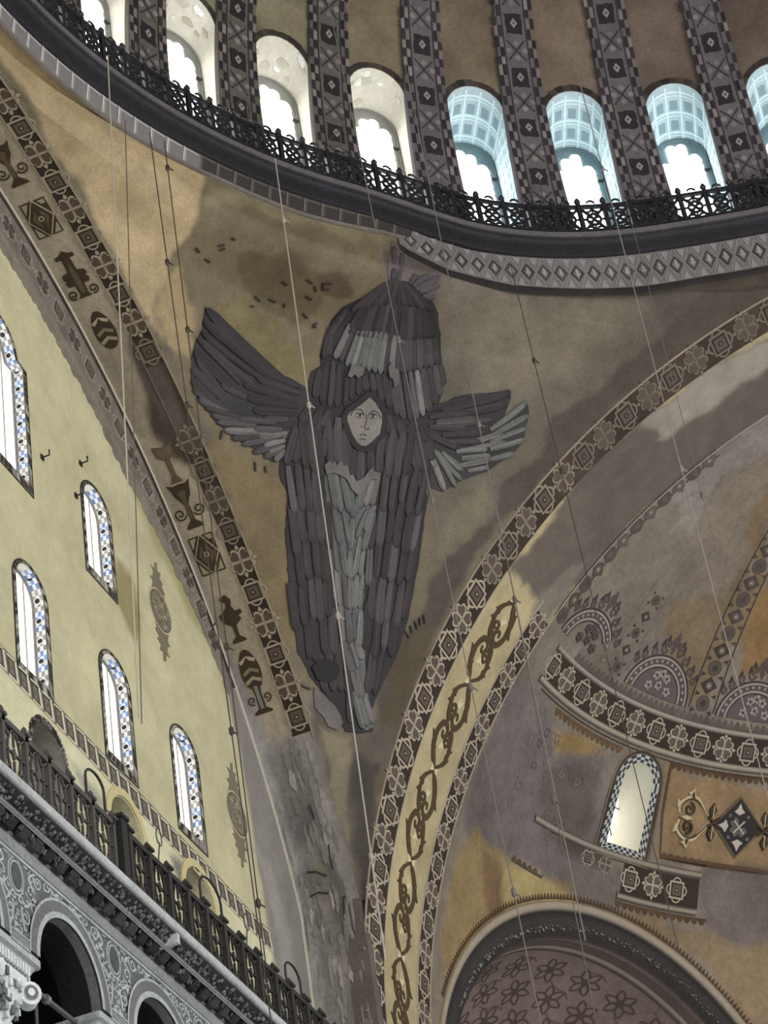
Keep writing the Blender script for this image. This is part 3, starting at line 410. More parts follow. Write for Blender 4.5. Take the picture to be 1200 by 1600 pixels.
# ---- dome windows: splayed reveal, outer wall plate, lit glass in scalloped panes, edging on the dome face
def scalloped(az, x0, x1, zb, tops, r=.105):
    """outline of a window of bottle panes; tops: height of each column of panes"""
    n = len(tops); w = (x1 - x0) / n; pts = []
    def side(x, za, zc, sgn):
        k = max(1, int(abs(zc - za) / (2 * r))); st = (zc - za) / k
        out = []
        for i in range(k):
            m = za + st * (i + .5)
            for t in np.linspace(-90, 90, 6)[:-1] * (1 if st > 0 else -1):
                out.append((x + sgn * .035 * math.cos(math.radians(t)), m + abs(st) / 2 * math.sin(math.radians(t))))
        return out
    pts += side(x1, zb, tops[-1], 1)
    for i in range(n - 1, -1, -1):
        cx = x0 + w * (i + .5)
        for t in np.linspace(0, 180, 9): pts.append((cx + w / 2 * 1.05 * math.cos(math.radians(t)), tops[i] + w * .55 * math.sin(math.radians(t))))
    pts += side(x0, tops[0], zb, -1)
    return np.array(pts) * np.array([1 / D2M, 1]) + np.array([az, 0])
for wi, a in enumerate(WIN_AZ):
    daylight_tint = np.clip((a - 49) / 3, 0, 1)  # reveals further along have blue daylight put into their colour
    wall_c = lin((208, 204, 190)) * (1 - daylight_tint) + lin((174, 192, 197)) * daylight_tint
    plate_c = lin((150, 150, 142)) * (1 - daylight_tint) + lin((124, 146, 152)) * daylight_tint
    mb = MB(); DEP = .95 if daylight_tint > .5 else .45
    o0 = dome_win(a); o1 = dome_win(a, W_R * .86, W_ZB, 4.72, W_R * .86)
    rows = []
    for t in (0, .3, .65, 1): rows.append(ring_pt((o0 + (o1 - o0) * t)[:, 0], dome_r((o0)[:, 1]) * (1 - t) + 15.95 * t + DEP * t, (o0 + (o1 - o0) * t)[:, 1]))
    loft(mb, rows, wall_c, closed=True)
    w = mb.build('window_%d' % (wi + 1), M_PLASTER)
    tag(w, ['arched dome window with white plaster reveal, {} along the gallery of the dome', 'arched dome window with latticed reveal tinted for blue daylight, {} along the gallery of the dome'][int(daylight_tint > .5)].format(['just before the first', 'first', 'second', 'third', 'fourth', 'fifth', 'sixth', 'seventh', 'eighth', 'ninth', 'tenth'][wi] + ' from the left'), 'window', 'windows at the foot of the dome', STRUCT)
    def F_out(p, h=0): p = arr(p); return ring_pt(p[:, 0], 15.95 + DEP - h + 0 * p[:, 0], p[:, 1])
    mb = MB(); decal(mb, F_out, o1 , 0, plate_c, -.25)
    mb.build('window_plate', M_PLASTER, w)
    tops = [4.45, 4.95, 4.95, 4.62]; tops = [t + rnd.uniform(-.12, .08) for t in tops]
    mb = MB(); decal(mb, F_out, scalloped(a, -.50, .42, W_ZB + .1, tops), .04, (1, 1, 1), .002)
    mb.build('pane', M_PANE, w)
    mb = MB()                                      # moulded rim of the inner arch and a stay bar
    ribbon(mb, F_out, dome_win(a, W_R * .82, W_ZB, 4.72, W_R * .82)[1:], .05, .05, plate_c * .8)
    ribbon(mb, F_out, [(a + .45 / D2M, 4.2), (a + .60 / D2M, 4.2)], .03, .07, lin((60, 60, 60)))
    mb.build('window_frame', M_PLASTER, w)
    mb = MB()                                      # dark ragged edging painted round the opening
    full = dome_win(a, W_R + .02)[2:]; n = len(full)
    for i in range(n - 1):
        q = np.array([full[i], full[i + 1]]); c = np.array([a, W_ZS])
        out = c + (q - c) * (1.17 + .05 * rnd.random())
        decal(mb, F_dome, np.array([q[0], q[1], out[1], out[0]]), .012, lin((58, 52, 48)) * rnd.choice([.6, .8, 1, 1, 1.5]))
    for s in (-1, 1):
        z = W_ZB
        while z < W_ZS:
            h = rnd.uniform(.16, .34); z2 = min(z + h, W_ZS)
            decal(mb, F_dome, [(a + s * (W_R + .02) / D2M, z), (a + s * (W_R + .02) / D2M, z2), (a + s * (W_R + .13) / D2M, z2), (a + s * (W_R + .13) / D2M, z)], .012, lin((60, 54, 52)) * rnd.choice([.6, .8, 1, 1.4]))
            z = z2
    mb.build('painted_edging', M_PAINT, w)
    mb = MB()                                      # lattice or patched plaster in the reveal
    def F_rev(p, h=0):                             # p: (angle round the arch 0..180, depth 0..1)
        p = arr(p); th = np.radians(p[:, 0]); t = p[:, 1]
        x0 = (W_R - h) * np.cos(th); z0 = W_ZS + (W_R - h) * np.sin(th)
        x1 = (W_R * .86 - h) * np.cos(th); z1 = 4.72 + (W_R * .86 - h) * np.sin(th)
        x = x0 + (x1 - x0) * t; z = z0 + (z1 - z0) * t
        return ring_pt(a + x / D2M, dome_r(z0) * (1 - t) + 15.95 * t + DEP * t, z)
    def F_jamb(p, h=0):                            # right-hand jamb: (height, depth)
        p = arr(p); t = p[:, 1]; x = W_R + (W_R * .86 - W_R) * t - h
        return ring_pt(a + x / D2M, 15.9 + (DEP + .05) * t, p[:, 0])
    if daylight_tint > .5:
        lc = lin((205, 228, 232)); dc = lin((130, 154, 161))  # same daylight tint in the lattice colours
        for d in np.linspace(.15, .85, 3):
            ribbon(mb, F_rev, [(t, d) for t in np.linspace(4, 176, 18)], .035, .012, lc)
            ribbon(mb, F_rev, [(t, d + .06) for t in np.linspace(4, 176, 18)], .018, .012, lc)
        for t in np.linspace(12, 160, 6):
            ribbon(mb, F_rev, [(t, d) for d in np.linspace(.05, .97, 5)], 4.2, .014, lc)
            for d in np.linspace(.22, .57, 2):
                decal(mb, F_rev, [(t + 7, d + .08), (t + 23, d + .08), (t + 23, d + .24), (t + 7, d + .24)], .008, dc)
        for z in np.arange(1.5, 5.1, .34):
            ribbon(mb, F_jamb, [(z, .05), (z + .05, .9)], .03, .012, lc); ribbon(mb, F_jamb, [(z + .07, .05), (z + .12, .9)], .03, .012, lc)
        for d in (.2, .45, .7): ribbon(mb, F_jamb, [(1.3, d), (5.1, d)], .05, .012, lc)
        mb.build('painted_lattice', M_CLEAN, w)
    else:
        for k in range(9):
            t, d, s = rnd.uniform(20, 165), rnd.uniform(.1, .8), rnd.uniform(.5, 1.2)
            blob = [(t + 14 * s * math.cos(q) * rnd.uniform(.6, 1.1), d + .09 * s * math.sin(q) * rnd.uniform(.6, 1.1)) for q in np.linspace(0, 6, 10)]
            decal(mb, F_rev, np.clip(blob, [2, .02], [178, .98]), .010 + .004 * k, lin(rnd.choice([(232, 232, 226), (176, 170, 152), (190, 186, 170), (222, 222, 214)])))
        mb.build('patched_plaster', M_OLD, w)

# ---- painted ribs of the dome
RIB_AZ = [a + PITCH / 2 for a in WIN_AZ[:-1]]
for ri, a in enumerate(RIB_AZ):
    warm = np.clip((50 - a) / 12, 0, 1)
    base = lin((98, 92, 94)) * (1 - warm) + lin((92, 88, 80)) * warm
    light = lin((128, 120, 118)); dark = lin((46, 41, 44)) * (1 - .15 * warm); mid = lin((72, 66, 70))
    rib = empty('dome_rib', tuple(ring_pt(np.array([a]), 15.4, np.array([1.2]))[0]))
    tag(rib, 'painted dome rib between windows, %s from the left, with dark squares down its middle' % ['just before the first', 'first', 'second', 'third', 'fourth', 'fifth', 'sixth', 'seventh', 'eighth', 'ninth'][ri], 'rib', 'painted ribs of the dome', STRUCT)
    inv = Matrix.Translation(-rib.location)
    def rpart(name, mb, mat=M_PAINT):
        o = mb.build(name, mat, rib); o.matrix_parent_inverse = inv; return o
    zz = np.linspace(1.0, 11.5, 36)
    hw = lambda z: (.50 + .02 * (6 - z)) * (dome_r(z) / 15.9)
    G = lambda p, h=0: F_dome(np.stack([a + arr(p)[:, 0] / D2M * 15.9 / dome_r(arr(p)[:, 1]), arr(p)[:, 1]], 1), h)
    mb = MB()
    loft(mb, [np.concatenate([G([(-hw(z) - .03, z)], 0), G([(-hw(z), z)], .09), G([(-.28, z)], .10), G([(.28, z)], .10), G([(hw(z), z)], .09), G([(hw(z) + .03, z)], 0)]) for z in zz], base)
    rpart('rib_body', mb, M_OLD)
    z = 1.9 + .3 * (ri % 3); k = 0
    while z < 10.8:
        s = .20
        mb = MB()
        rag = []
        for (p, q) in (((s, -s), (s, s)), ((s, s), (-s, s)), ((-s, s), (-s, -s)), ((-s, -s), (s, -s))):
            for t in np.linspace(0, 1, 6)[:-1]: rag.append((p[0] + (q[0] - p[0]) * t + rnd.uniform(-.022, .022), (p[1] + (q[1] - p[1]) * t) * 1.25 + z + rnd.uniform(-.022, .022)))
        decal(mb, G, rag, .115, dark, .09)
        decal(mb, G, np.array([(.09, 0), (0, .13), (-.09, 0), (0, -.13)]) + (0, z), .125, light * 1.2)
        decal(mb, G, arc(0, z, .03, 0, 300, 6), .13, mid)
        rpart('dark_square', mb)
        if z + .95 < 10.9:
            mb = MB(); zc = z + .72; d = .26
            for q in (((-.22, zc - d), (.22, zc + d)), ((.22, zc - d), (-.22, zc + d))): ribbon(mb, G, q, .028, .112, dark * 1.5, base=.09)
            for q in ((0, -d), (0, d), (-.2, 0), (.2, 0)): decal(mb, G, arc(q[0], zc + q[1] * .72, .075, 0, 320, 8), .112, light * rnd.uniform(.75, 1.1), .09)
            rpart('crossed_strokes', mb)
        z += 1.42 + rnd.uniform(-.04, .04)
    mb = MB()
    for s in (-1, 1):
        ribbon(mb, G, [(s * .285, q) for q in zz], .018, .112, dark, base=.09)
        z = 1.1; alt = 0
        while z < 11:
            h = rnd.uniform(.2, .3)
            for j in (0, 1):
                x0 = .31 + .10 * j; x1 = x0 + .09
                if (alt + j) % 2: decal(mb, G, [(s * x0, z), (s * x1, z), (s * x1, z + h * .92), (s * x0, z + h * .92)], .108, dark * rnd.uniform(.8, 1.5), .085)
                elif rnd.random() < .6: decal(mb, G, [(s * x0, z), (s * x1, z), (s * x1, z + h * .8), (s * x0, z + h * .8)], .108, light * rnd.uniform(.7, 1.1), .085)
            z += h; alt += 1
    rpart('checkered_border', mb)

# ---- cornice of the dome with its moulding
ZC_AZ = [-12, 6, 28, 36, 44.5, 47.6, 51.2, 55, 62, 71, 77, 110]
ZC_Z = [.7, .76, 1.03, 1.12, 1.25, .95, .76, .72, .76, .99, 1.0, 1.0]
def zc(a): return np.interp(a, ZC_AZ, ZC_Z)
az = np.linspace(-6, 104, 150)
cz = np.convolve(np.pad(zc(az), 6, 'edge'), np.ones(13) / 13, 'valid')
prof = [(0, -.02), (-.03, .02), (.10, .03), (.13, .10), (.22, .14), (.36, .17), (.40, .24), (.47, .25), (.50, .30), (.50, .40), (.46, .42), (0, .42)]
pc = [lin((44, 42, 46))] * 5 + [lin((54, 52, 56))] * 3 + [lin((100, 96, 100))] * 3 + [lin((70, 68, 70))]  # dark stone, with the shade of the underside put into its colour
mb = MB()
rows = [ring_pt(az, RX - dr, cz + dz) for dr, dz in prof]
loft(mb, rows, np.concatenate([np.repeat(c[None], len(az), 0) for c in pc]))
tag(mb.build('cornice', M_STONE), 'dark stone cornice with painted shade ringing the foot of the dome below the iron railing', 'cornice', kind=STRUCT)

# ---- the pendentive
def band_low(a): return np.interp(a, [-12, .96 + 3, 13, 21, 29, 36.5, 44.2, 45.2, 48.9, 54.3, 60, 65, 70.6, 76, 110], [.25, .29, .30, .42, .63, .66, .88, .5, .07, -.15, -.15, -.12, .03, .06, .05])
def pend_colour(X):
    return paint_areas(st_of(X), (104, 94, 75), PEND_AREAS, 3, .55)
mb = MB()
nu = 300
zv = np.r_[np.linspace(-11.45, -1.2, 210), np.linspace(-1.2, .1, 170)[1:], np.linspace(.1, 1.1, 20)[1:]]
U = np.linspace(0, 1, nu)
rows = []
for z in zv:
    an, rn, ae, re = pend_edges(min(z, 0)); a = an + (ae - an) * U
    rho = pend_rho(a, np.full(nu, z)); rows.append(np.stack([RC + rho * np.sin(a), rho * np.cos(a), np.full(nu, z)], 1))
V = np.concatenate(rows)
loft(mb, rows, pend_colour(V))
pend = mb.build('pendentive', M_MOSAIC, smooth=True)
tag(pend, 'curved triangular pendentive of gold mosaic and patched plaster under the dome', 'vault', kind=STRUCT)
for (p, q) in PINS:
    mb = MB(); ribbon(mb, P_st, [p, q], .03, .05, lin((38, 33, 28)))
    mb.build('iron_cramp', M_IRON, pend)
# masonry above the two arches and at the foot of the pendentive
def filler(name, f):
    mb = MB(); f(mb); mb.build(name, M_OLD, pend)
def f1(mb):
    t = np.linspace(.55, math.pi * .62, 60); Z = EZ + ER * np.sin(t); Y = EY + ER * np.cos(t)
    loft(mb, [np.stack([0 * t + EX + .02, Y, Z - .03], 1), np.stack([0 * t + EX + .02, Y, np.maximum(Z, 1.3)], 1)], lin((96, 86, 76)))
def f2(mb):
    t = np.linspace(.7, math.pi * .58, 60); Z = NZ + NR * np.sin(t); X = NX + NR * np.cos(t)
    loft(mb, [np.stack([X, 0 * t + NY + .02, Z - .03], 1), np.stack([X, 0 * t + NY + .02, np.maximum(Z, 1.3)], 1)], lin((176, 152, 112)))
def f3(mb): box(mb, (EX - .01, NY - .03, -24), (EX + .3, NY + .45, -10.8), lin((98, 90, 84)))
def f4(mb):
    a = np.linspace(-6, 104, 120); lo = np.where(a < 45.1, band_low(np.minimum(a, 44.3)), band_low(np.maximum(a, 45.1)))
    t = np.clip((a - 27) / 1.5, 0, 1)[:, None]; cc = lin((168, 148, 114)) * (1 - t) + lin((92, 83, 72)) * t
    loft(mb, [F_ring(np.stack([a, lo], 1), -.0), F_ring(np.stack([a, lo + .06], 1), -1.2)], np.concatenate([cc, cc]))
filler('ring_soffit', f4)
filler('arch_masonry', f1); filler('arch_masonry', f2); filler('corner_masonry', f3)
# border of diamonds under the dome ring: the restored right-hand length and the plain left-hand length
mb = MB()
a = np.linspace(45.0, 104, 90); lo = band_low(a); hi = zc(a) + .04
loft(mb, [F_ring(np.stack([a, lo - .02], 1), 0), F_ring(np.stack([a, lo], 1), .05), F_ring(np.stack([a, hi], 1), .05)], lin((112, 106, 106)))
loft(mb, [F_ring(np.stack([a, lo + .02], 1), .055), F_ring(np.stack([a, lo - .07], 1), .05), F_ring(np.stack([a, lo - .12], 1), .0)], lin((42, 38, 38)))
ring_r = mb.build('diamond_border', M_OLD)
tag(ring_r, 'grey ring of painted diamonds holding small leaves under the dome cornice', 'border', kind=STRUCT)
k = 0; aa = 46.0
while aa < 101:
    l0, h0 = float(band_low(aa)), float(zc(aa)); m = (l0 + h0) / 2 + .02; H = (h0 - l0) * .86
    G = local(F_ring, (aa, m), 1 / D2M, 1)
    mb = MB(); hw_ = .18; hh = H * .36; hf = H / 2 * 1.1
    dk = lin((58, 52, 54)) * rnd.uniform(.8, 1.6); lt = lin((150, 144, 142))
    ribbon(mb, G, [(0, hh * .8), (hw_ * .72, 0), (0, -hh * .8), (-hw_ * .72, 0)], .05, .062, dk, close=True, base=.04)
    leaf = np.array([(0, -.22), (.03, -.11), (.10, -.04), (.045, .0), (.06, .10), (0, .22), (-.06, .10), (-.045, 0), (-.10, -.04), (-.03, -.11)]) * H * .85
    decal(mb, G, leaf, .064, lt * rnd.uniform(.85, 1.05), .04)
    for sy in (-1, 1):
        decal(mb, G, [(hw_ * .5, sy * hf * .98), (hw_, sy * hf * .42), (hw_ * 1.5, sy * hf * .98)], .06, lt * .8, .04)
        ribbon(mb, G, [(0.02, sy * hf), (hw_ * 1.03, sy * .01)], .022, .06, lt * .75, base=.04); ribbon(mb, G, [(-0.02, sy * hf), (-hw_ * 1.03, sy * .01)], .022, .06, lt * .75, base=.04)
    mb.build('diamond', M_PAINT, ring_r)
    aa += .385 / D2M
mb = MB()
a = np.linspace(-6, 45.6, 80); lo = band_low(np.minimum(a, 44.3)); hi = zc(np.minimum(a, 44.5)) + .05
t = np.clip((a - 26) / 2.5, 0, 1)[:, None]; cc = lin((150, 146, 142)) * (1 - t) + lin((84, 78, 74)) * t
loft(mb, [F_ring(np.stack([a, lo - .03], 1), 0), F_ring(np.stack([a, lo], 1), .06), F_ring(np.stack([a, hi], 1), .06)], np.concatenate([cc, cc, cc]))
loft(mb, [F_ring(np.stack([a, lo + .015], 1), .07), F_ring(np.stack([a, lo - .05], 1), .06), F_ring(np.stack([a, lo - .06], 1), .0)], lin((112, 106, 98)))
ring_l = mb.build('lozenge_border', M_OLD)
tag(ring_l, 'pale ring of lozenges with white lines above the yellow plaster', 'border', kind=STRUCT)
aa = -4.0; st_ = 1.62
while aa < 45:
    l0, h0 = float(band_low(min(aa, 44.3))) + .03, float(zc(min(aa, 44.5))) + .01
    lt = lin((196, 194, 190)) if aa < 26 else lin((108, 101, 96)); dk = lin((122, 118, 116)) if aa < 26 else lin((62, 56, 54))
    mb = MB()
    decal(mb, F_ring, [(aa + .1, l0), (aa + st_ * .9, l0), (aa + st_ * 1.2, h0), (aa + .4, h0)], .066, dk, .05)
    ribbon(mb, F_ring, [(aa, l0), (aa + .3, h0)], .12, .07, lt, base=.05)
    ribbon(mb, F_ring, [(aa + .16, l0), (aa + .46, h0)], .05, .07, lt * .8, base=.05)
    ribbon(mb, F_ring, [(aa + .3, h0 - .03), (aa + st_, h0 - .03)], .03, .068, lt * .9, base=.05)
    mb.build('lozenge', M_PAINT, ring_l)
    aa += st_

# ---- north arch: soffit and its painted bands
N_A0, N_A1 = -8, 27.0
def nso_colour(P):
    P2 = P
    c = paint_areas(P2, (158, 146, 124), NSOF_AREAS, 7, .35)
    return c
mb = MB()
sheet(mb, F_north, [(N_A0, -.005), (N_A1, -.005), (N_A1, NW2), (N_A0, NW2)], [], .16, nso_colour, wy=.045, seed=3)
north = mb.build('arch_north', M_OLD, smooth=True)
tag(north, 'soffit of the north arch with a plain yellow band between two dark patterned borders', 'arch', kind=STRUCT)
DK, LT, MD = lin((52, 43, 36)), lin((150, 138, 118)), lin((82, 70, 60))
mb = MB()                                          # dark ground of the patterned border
a = np.linspace(8.35, 26.5, 150)
for i in range(len(a) - 1):
    if 14.6 < a[i] < 17.0 and fbm([(a[i], 0)], 9, 1.5)[0] > -.12: continue
    f = 1.0 if not 12.5 < a[i] < 17.2 else 1.45
    decal(mb, F_north, [(a[i], .015), (a[i + 1], .015), (a[i + 1], NW1), (a[i], NW1)], .010, DK * f)
ribbon(mb, F_north, [(q, .008) for q in np.linspace(8.2, 26.5, 90)], .03, .03, LT * .9)
mb.build('border_ground', M_PAINT, north)
mb = MB()
a = np.linspace(N_A0, N_A1, 180)
loft(mb, [F_north(np.stack([a, 0 * a + NW2 + d], 1), h) for d, h in ((-.035, 0), (-.03, .035), (.0, .05), (.02, .03))], lin((182, 174, 156)))
for q in np.arange(8.4, 26.3, .5): ribbon(mb, F_north, [(q, NW1), (q + .5, NW1)], .022, .02, LT * (.95 if not 14.2 < q < 17.4 else .5))
mb.build('arch_fillet', M_CLEAN, north)
k = 0; c0 = 23.1
for i in range(-3, 12):
    for kind, off in (('clover_motif', 0), ('diamond_motif', .69)):
        pos = c0 - i * 1.37 - off
        if not 8.5 < pos < 26.3: continue
        fade = .62 if 12.4 < pos < 17.3 else 1.0
        if 15.2 < pos < 16.6: continue
        G = local(F_north, (pos, NW1 / 2 + .005), 1, 1)
        mb = MB()
        if kind == 'clover_motif': clover(mb, G, .66, LT * fade * 1.1, MD, .014, 1.0); G2 = G
        else: rosette(mb, G, .62, LT * fade * 1.05, MD * 1.15, DK, .014, 1.0)
        mb.build(kind, M_PAINT, north)
def flat_part(F, o, name, items, parent, mat=M_PAINT, sx=1, sy=1, rot=0.0, flip=1, hb=.012, hs=.0025):
    """a painted figure made of fills ('f', pts, colour) and strokes ('s', path, width, colour)"""
    G = local(F, o, sx, sy, rot); mb = MB()
    for n, it in enumerate(items):
        if it[0] == 'f': decal(mb, G, arr(it[1]) * [1, flip], hb + hs * n, it[2])
        else: ribbon(mb, G, arr(it[1]) * [1, flip], it[2], hb + hs * n, it[3])
    return mb.build(name, mat, parent)
VD, VM, VL = lin((64, 52, 38)), lin((92, 80, 62)), lin((176, 164, 134))
cup = [('f', [(.52, -.26), (.46, -.14), (.48, 0), (.46, .14), (.52, .26), (.36, .20), (.22, .17), (.12, .10), (.02, .05), (-.32, .05), (-.44, .17), (-.50, .19), (-.50, -.19), (-.44, -.17), (-.32, -.05), (.02, -.05), (.12, -.10), (.22, -.17), (.36, -.20)], VD),
       ('f', [(.30, -.10), (.34, 0), (.30, .10), (.14, .05), (-.30, .025), (-.30, -.025), (.14, -.05)], VM),
       ('s', spiral(-.14, .21, .14, .03, 250, -1.4), .028, VD), ('s', spiral(-.14, -.21, .14, .03, 110, 1.4), .028, VD)]
lozenge = [('f', [(.42, -.27), (.42, .27), (-.42, .27), (-.42, -.27)], VD), ('f', [(.39, -.24), (.39, -.1), (.16, -.24)], VL * .7), ('f', [(.39, .24), (.39, .1), (.16, .24)], VL * .7), ('f', [(-.39, .24), (-.39, .1), (-.16, .24)], VL * .7), ('f', [(-.39, -.24), (-.39, -.1), (-.16, -.24)], VL * .7),
           ('f', [(.46, 0), (0, .28), (-.46, 0), (0, -.28)], VL * .8), ('f', [(.42, 0), (0, .25), (-.42, 0), (0, -.25)], VD), ('f', [(.30, 0), (0, .17), (-.30, 0), (0, -.17)], VM), ('f', arc(0, 0, .10, 0, 330, 10), VD), ('f', arc(0, 0, .07, 0, 330, 10), VL * .6), ('f', arc(0, 0, .03, 0, 330, 8), VD)]
cross = [('f', [(.60, 0), (.52, .10), (.50, .20), (.42, .20), (.42, .09), (.12, .10), (.08, .24), (-.02, .26), (-.06, .20), (-.10, .26), (-.2, .22), (-.20, .10), (-.42, .09), (-.50, .14), (-.50, -.14), (-.42, -.09), (-.20, -.10), (-.2, -.22), (-.10, -.26), (-.06, -.20), (-.02, -.26), (.08, -.24), (.12, -.10), (.42, -.09), (.42, -.20), (.50, -.20), (.52, -.10)], VD),
         ('f', [(.36, 0), (.05, .06), (-.4, .05), (-.4, -.05), (.05, -.06)], VM), ('s', spiral(-.38, .22, .11, .03, 200, -1.3), .03, VD), ('s', spiral(-.38, -.22, .11, .03, 160, 1.3), .03, VD)]
egg = [('f', [(.44 * math.cos(t), .22 * math.sin(t) * (1 - .12 * math.cos(t))) for t in np.linspace(0, 6.0, 20)], VD)] + [('s', [(x - .05, -.17), (x + .04, 0), (x - .05, .17)], .075, VL * c) for x, c in ((.22, .9), (-.03, .45), (-.22, .7))]
tree = [('f', [(.50, -.02), (.44, .12), (.36, .10), (.34, .02), (.22, .05), (.14, .18), (.10, .24), (.0, .22), (-.10, .16), (-.18, .05), (-.40, .04), (-.5, .16), (-.54, .14), (-.54, -.14), (-.5, -.16), (-.40, -.04), (-.18, -.05), (-.08, -.20), (0, -.16), (.04, -.26), (.12, -.24), (.12, -.12), (.24, -.07), (.36, -.12)], VD)]
goblet = [('f', [(.40, -.22), (.34, 0), (.40, .22), (.16, .20), (.06, .06), (-.30, .05), (-.46, .14), (-.46, -.14), (-.30, -.05), (.06, -.06), (.16, -.20)], VM * 1.0), ('f', [(.36, -.17), (.31, 0), (.36, .17), (.18, .15), (.1, .03), (-.30, .02), (-.30, -.02), (.1, -.03), (.18, -.15)], VM * 1.35)]
column_ = [('f', [(.34, -.10), (.38, 0), (.34, .10), (.10, .07), (-.18, .08), (-.26, .20), (-.30, .20), (-.30, -.20), (-.26, -.20), (-.18, -.08), (.10, -.07)], VD), ('f', [(.30, -.03), (.30, .05), (-.2, .04), (-.2, -.04)], lin((120, 120, 112))), ('s', spiral(.02, .17, .1, .02, 200, -1.2), .026, VD), ('s', spiral(.02, -.17, .1, .02, 160, 1.2), .026, VD)]
for name, a_, it in (('painted_cup', 21.75, cup), ('painted_lozenge', 20.42, lozenge), ('painted_cross', 19.0, cross), ('painted_egg', 17.7, egg), ('painted_goblet', 14.6, goblet), ('painted_cup', 13.62, cup), ('painted_lozenge', 12.52, lozenge), ('painted_tree', 11.1, tree), ('painted_egg', 9.95, egg), ('painted_column', 9.3, column_), ('painted_lozenge', 23.2, lozenge)):
    flat_part(F_north, (a_, .865), name, it, north)
# exposed masonry below the painted part: joints, cramps and an outline left by a lost figure
for (p, q) in [((5.4, .55), (5.6, .95)), ((5.05, .6), (5.1, 1.0)), ((6.6, .5), (6.9, .52)), ((6.0, .35), (5.5, .4)), ((4.9, .3), (4.5, .36))]:
    mb = MB(); ribbon(mb, F_north, [p, ((p[0] + q[0]) / 2 + .05, (p[1] + q[1]) / 2), q], .03, .03, lin((48, 43, 40))); mb.build('iron_cramp', M_IRON, north)
mb = MB()
for k in range(170):
    a_ = rnd.uniform(-2.5, 8.1); w_ = rnd.uniform(.1, 1.2); L_ = rnd.uniform(.08, .5); t_ = rnd.uniform(.02, .09)
    pts = [(a_ + L_ * math.cos(q) * rnd.uniform(.45, 1), w_ + .06 * math.sin(a_ * 3) + t_ * math.sin(q) * rnd.uniform(.4, 1)) for q in np.linspace(0, 5.9, 13)]
    decal(mb, F_north, np.clip(pts, [-9, .02], [8.4, 1.26]), .008 + .0001 * k, lin((138, 132, 125)) * rnd.choice([.72, .85, .95, 1.1, 1.3]))
mb.build('mortar_smears', M_OLD, north, kind='stuff')

# ---- east arch
mb = MB()
def eso_colour(P): return paint_areas(P, (172, 158, 122), ESOF_AREAS, 12, .6)
sheet(mb, F_east, [(-7, -.005), (24.5, -.005), (24.5, EV3), (-7, EV3)], [], .10, eso_colour, wy=.09, seed=5)
east = mb.build('arch_east', M_PLASTER, smooth=True)
tag(east, 'soffit of the east arch with a cream band of scrolls between two dark patterned borders', 'arch', kind=STRUCT)
DK2, LT2, MD2 = lin((56, 46, 40)), lin((168, 156, 136)), lin((92, 80, 72))
def ground(mb, F, a0, a1, w0, w1, col, n, ragged=None):
    a = np.linspace(a0, a1, n)
    for i in range(n - 1):
        f = 1.0 if ragged is None else ragged(a[i])
        if f is None: continue
        decal(mb, F, [(a[i], w0), (a[i + 1], w0), (a[i + 1], w1), (a[i], w1)], .010, col * f)
mb = MB()
ground(mb, F_east, -5, 24.2, .02, EV1, DK2, 160, lambda q: 1.0 if q < 11.2 else 1.25 + .3 * min(1, (q - 11.2) / 3) + .35 * math.sin(q * 2.3) * (q > 12))
ribbon(mb, F_east, [(q, .012) for q in np.linspace(-5, 24, 120)], .035, .03, LT2 * .8)
mb.build('border_ground', M_OLD, east)
mb = MB()
ground(mb, F_east, -5, 11.75, EV2, EV3, DK2, 100)
for w_, x1 in ((EV1, 11.6), (EV2, 12.0), (EV3, 13.0)): ribbon(mb, F_east, [(q, w_) for q in np.linspace(-5, x1, 80)], .03, .026, LT2 * 1.05)
ribbon(mb, F_east, [(q, EV3) for q in np.linspace(13, 22, 40)], .03, .03, lin((150, 142, 132)))
mb.build('border_ground', M_PAINT, east)
for i in range(-14, 13):
    for kind, off in (('clover_motif', 0), ('diamond_motif', .66)):
        pos = 8.66 + i * 1.333 + off
        if not -3 < pos < 23.6: continue
        fade = 1.0 if pos < 11.2 else (.62 if pos < 14.5 else .42)
        gapx = .62 if pos < 4.5 else 1.0
        mb = MB(); G = local(F_east, (pos, .51), 1, 1)
        (clover(mb, G, 1.06, LT2 * fade, MD2, .02, .62) if kind == 'clover_motif' else rosette(mb, G, 1.04, LT2 * fade, MD2, DK2, .02, .64))
        mb.build(kind, M_PAINT, east)
        p2 = 7.40 + i * 1.37 + off * 1.03
        if -3 < p2 < 11.6:
            mb = MB(); G = local(F_east, (p2, (EV2 + EV3) / 2 + .01), 1, 1)
            (clover(mb, G, .76, LT2, MD2, .02, .88) if kind == 'clover_motif' else rosette(mb, G, .76, LT2, MD2, DK2, .02, .88))
            mb.build(kind, M_PAINT, east)
SC = lin((78, 64, 44)); SL = lin((206, 194, 158))
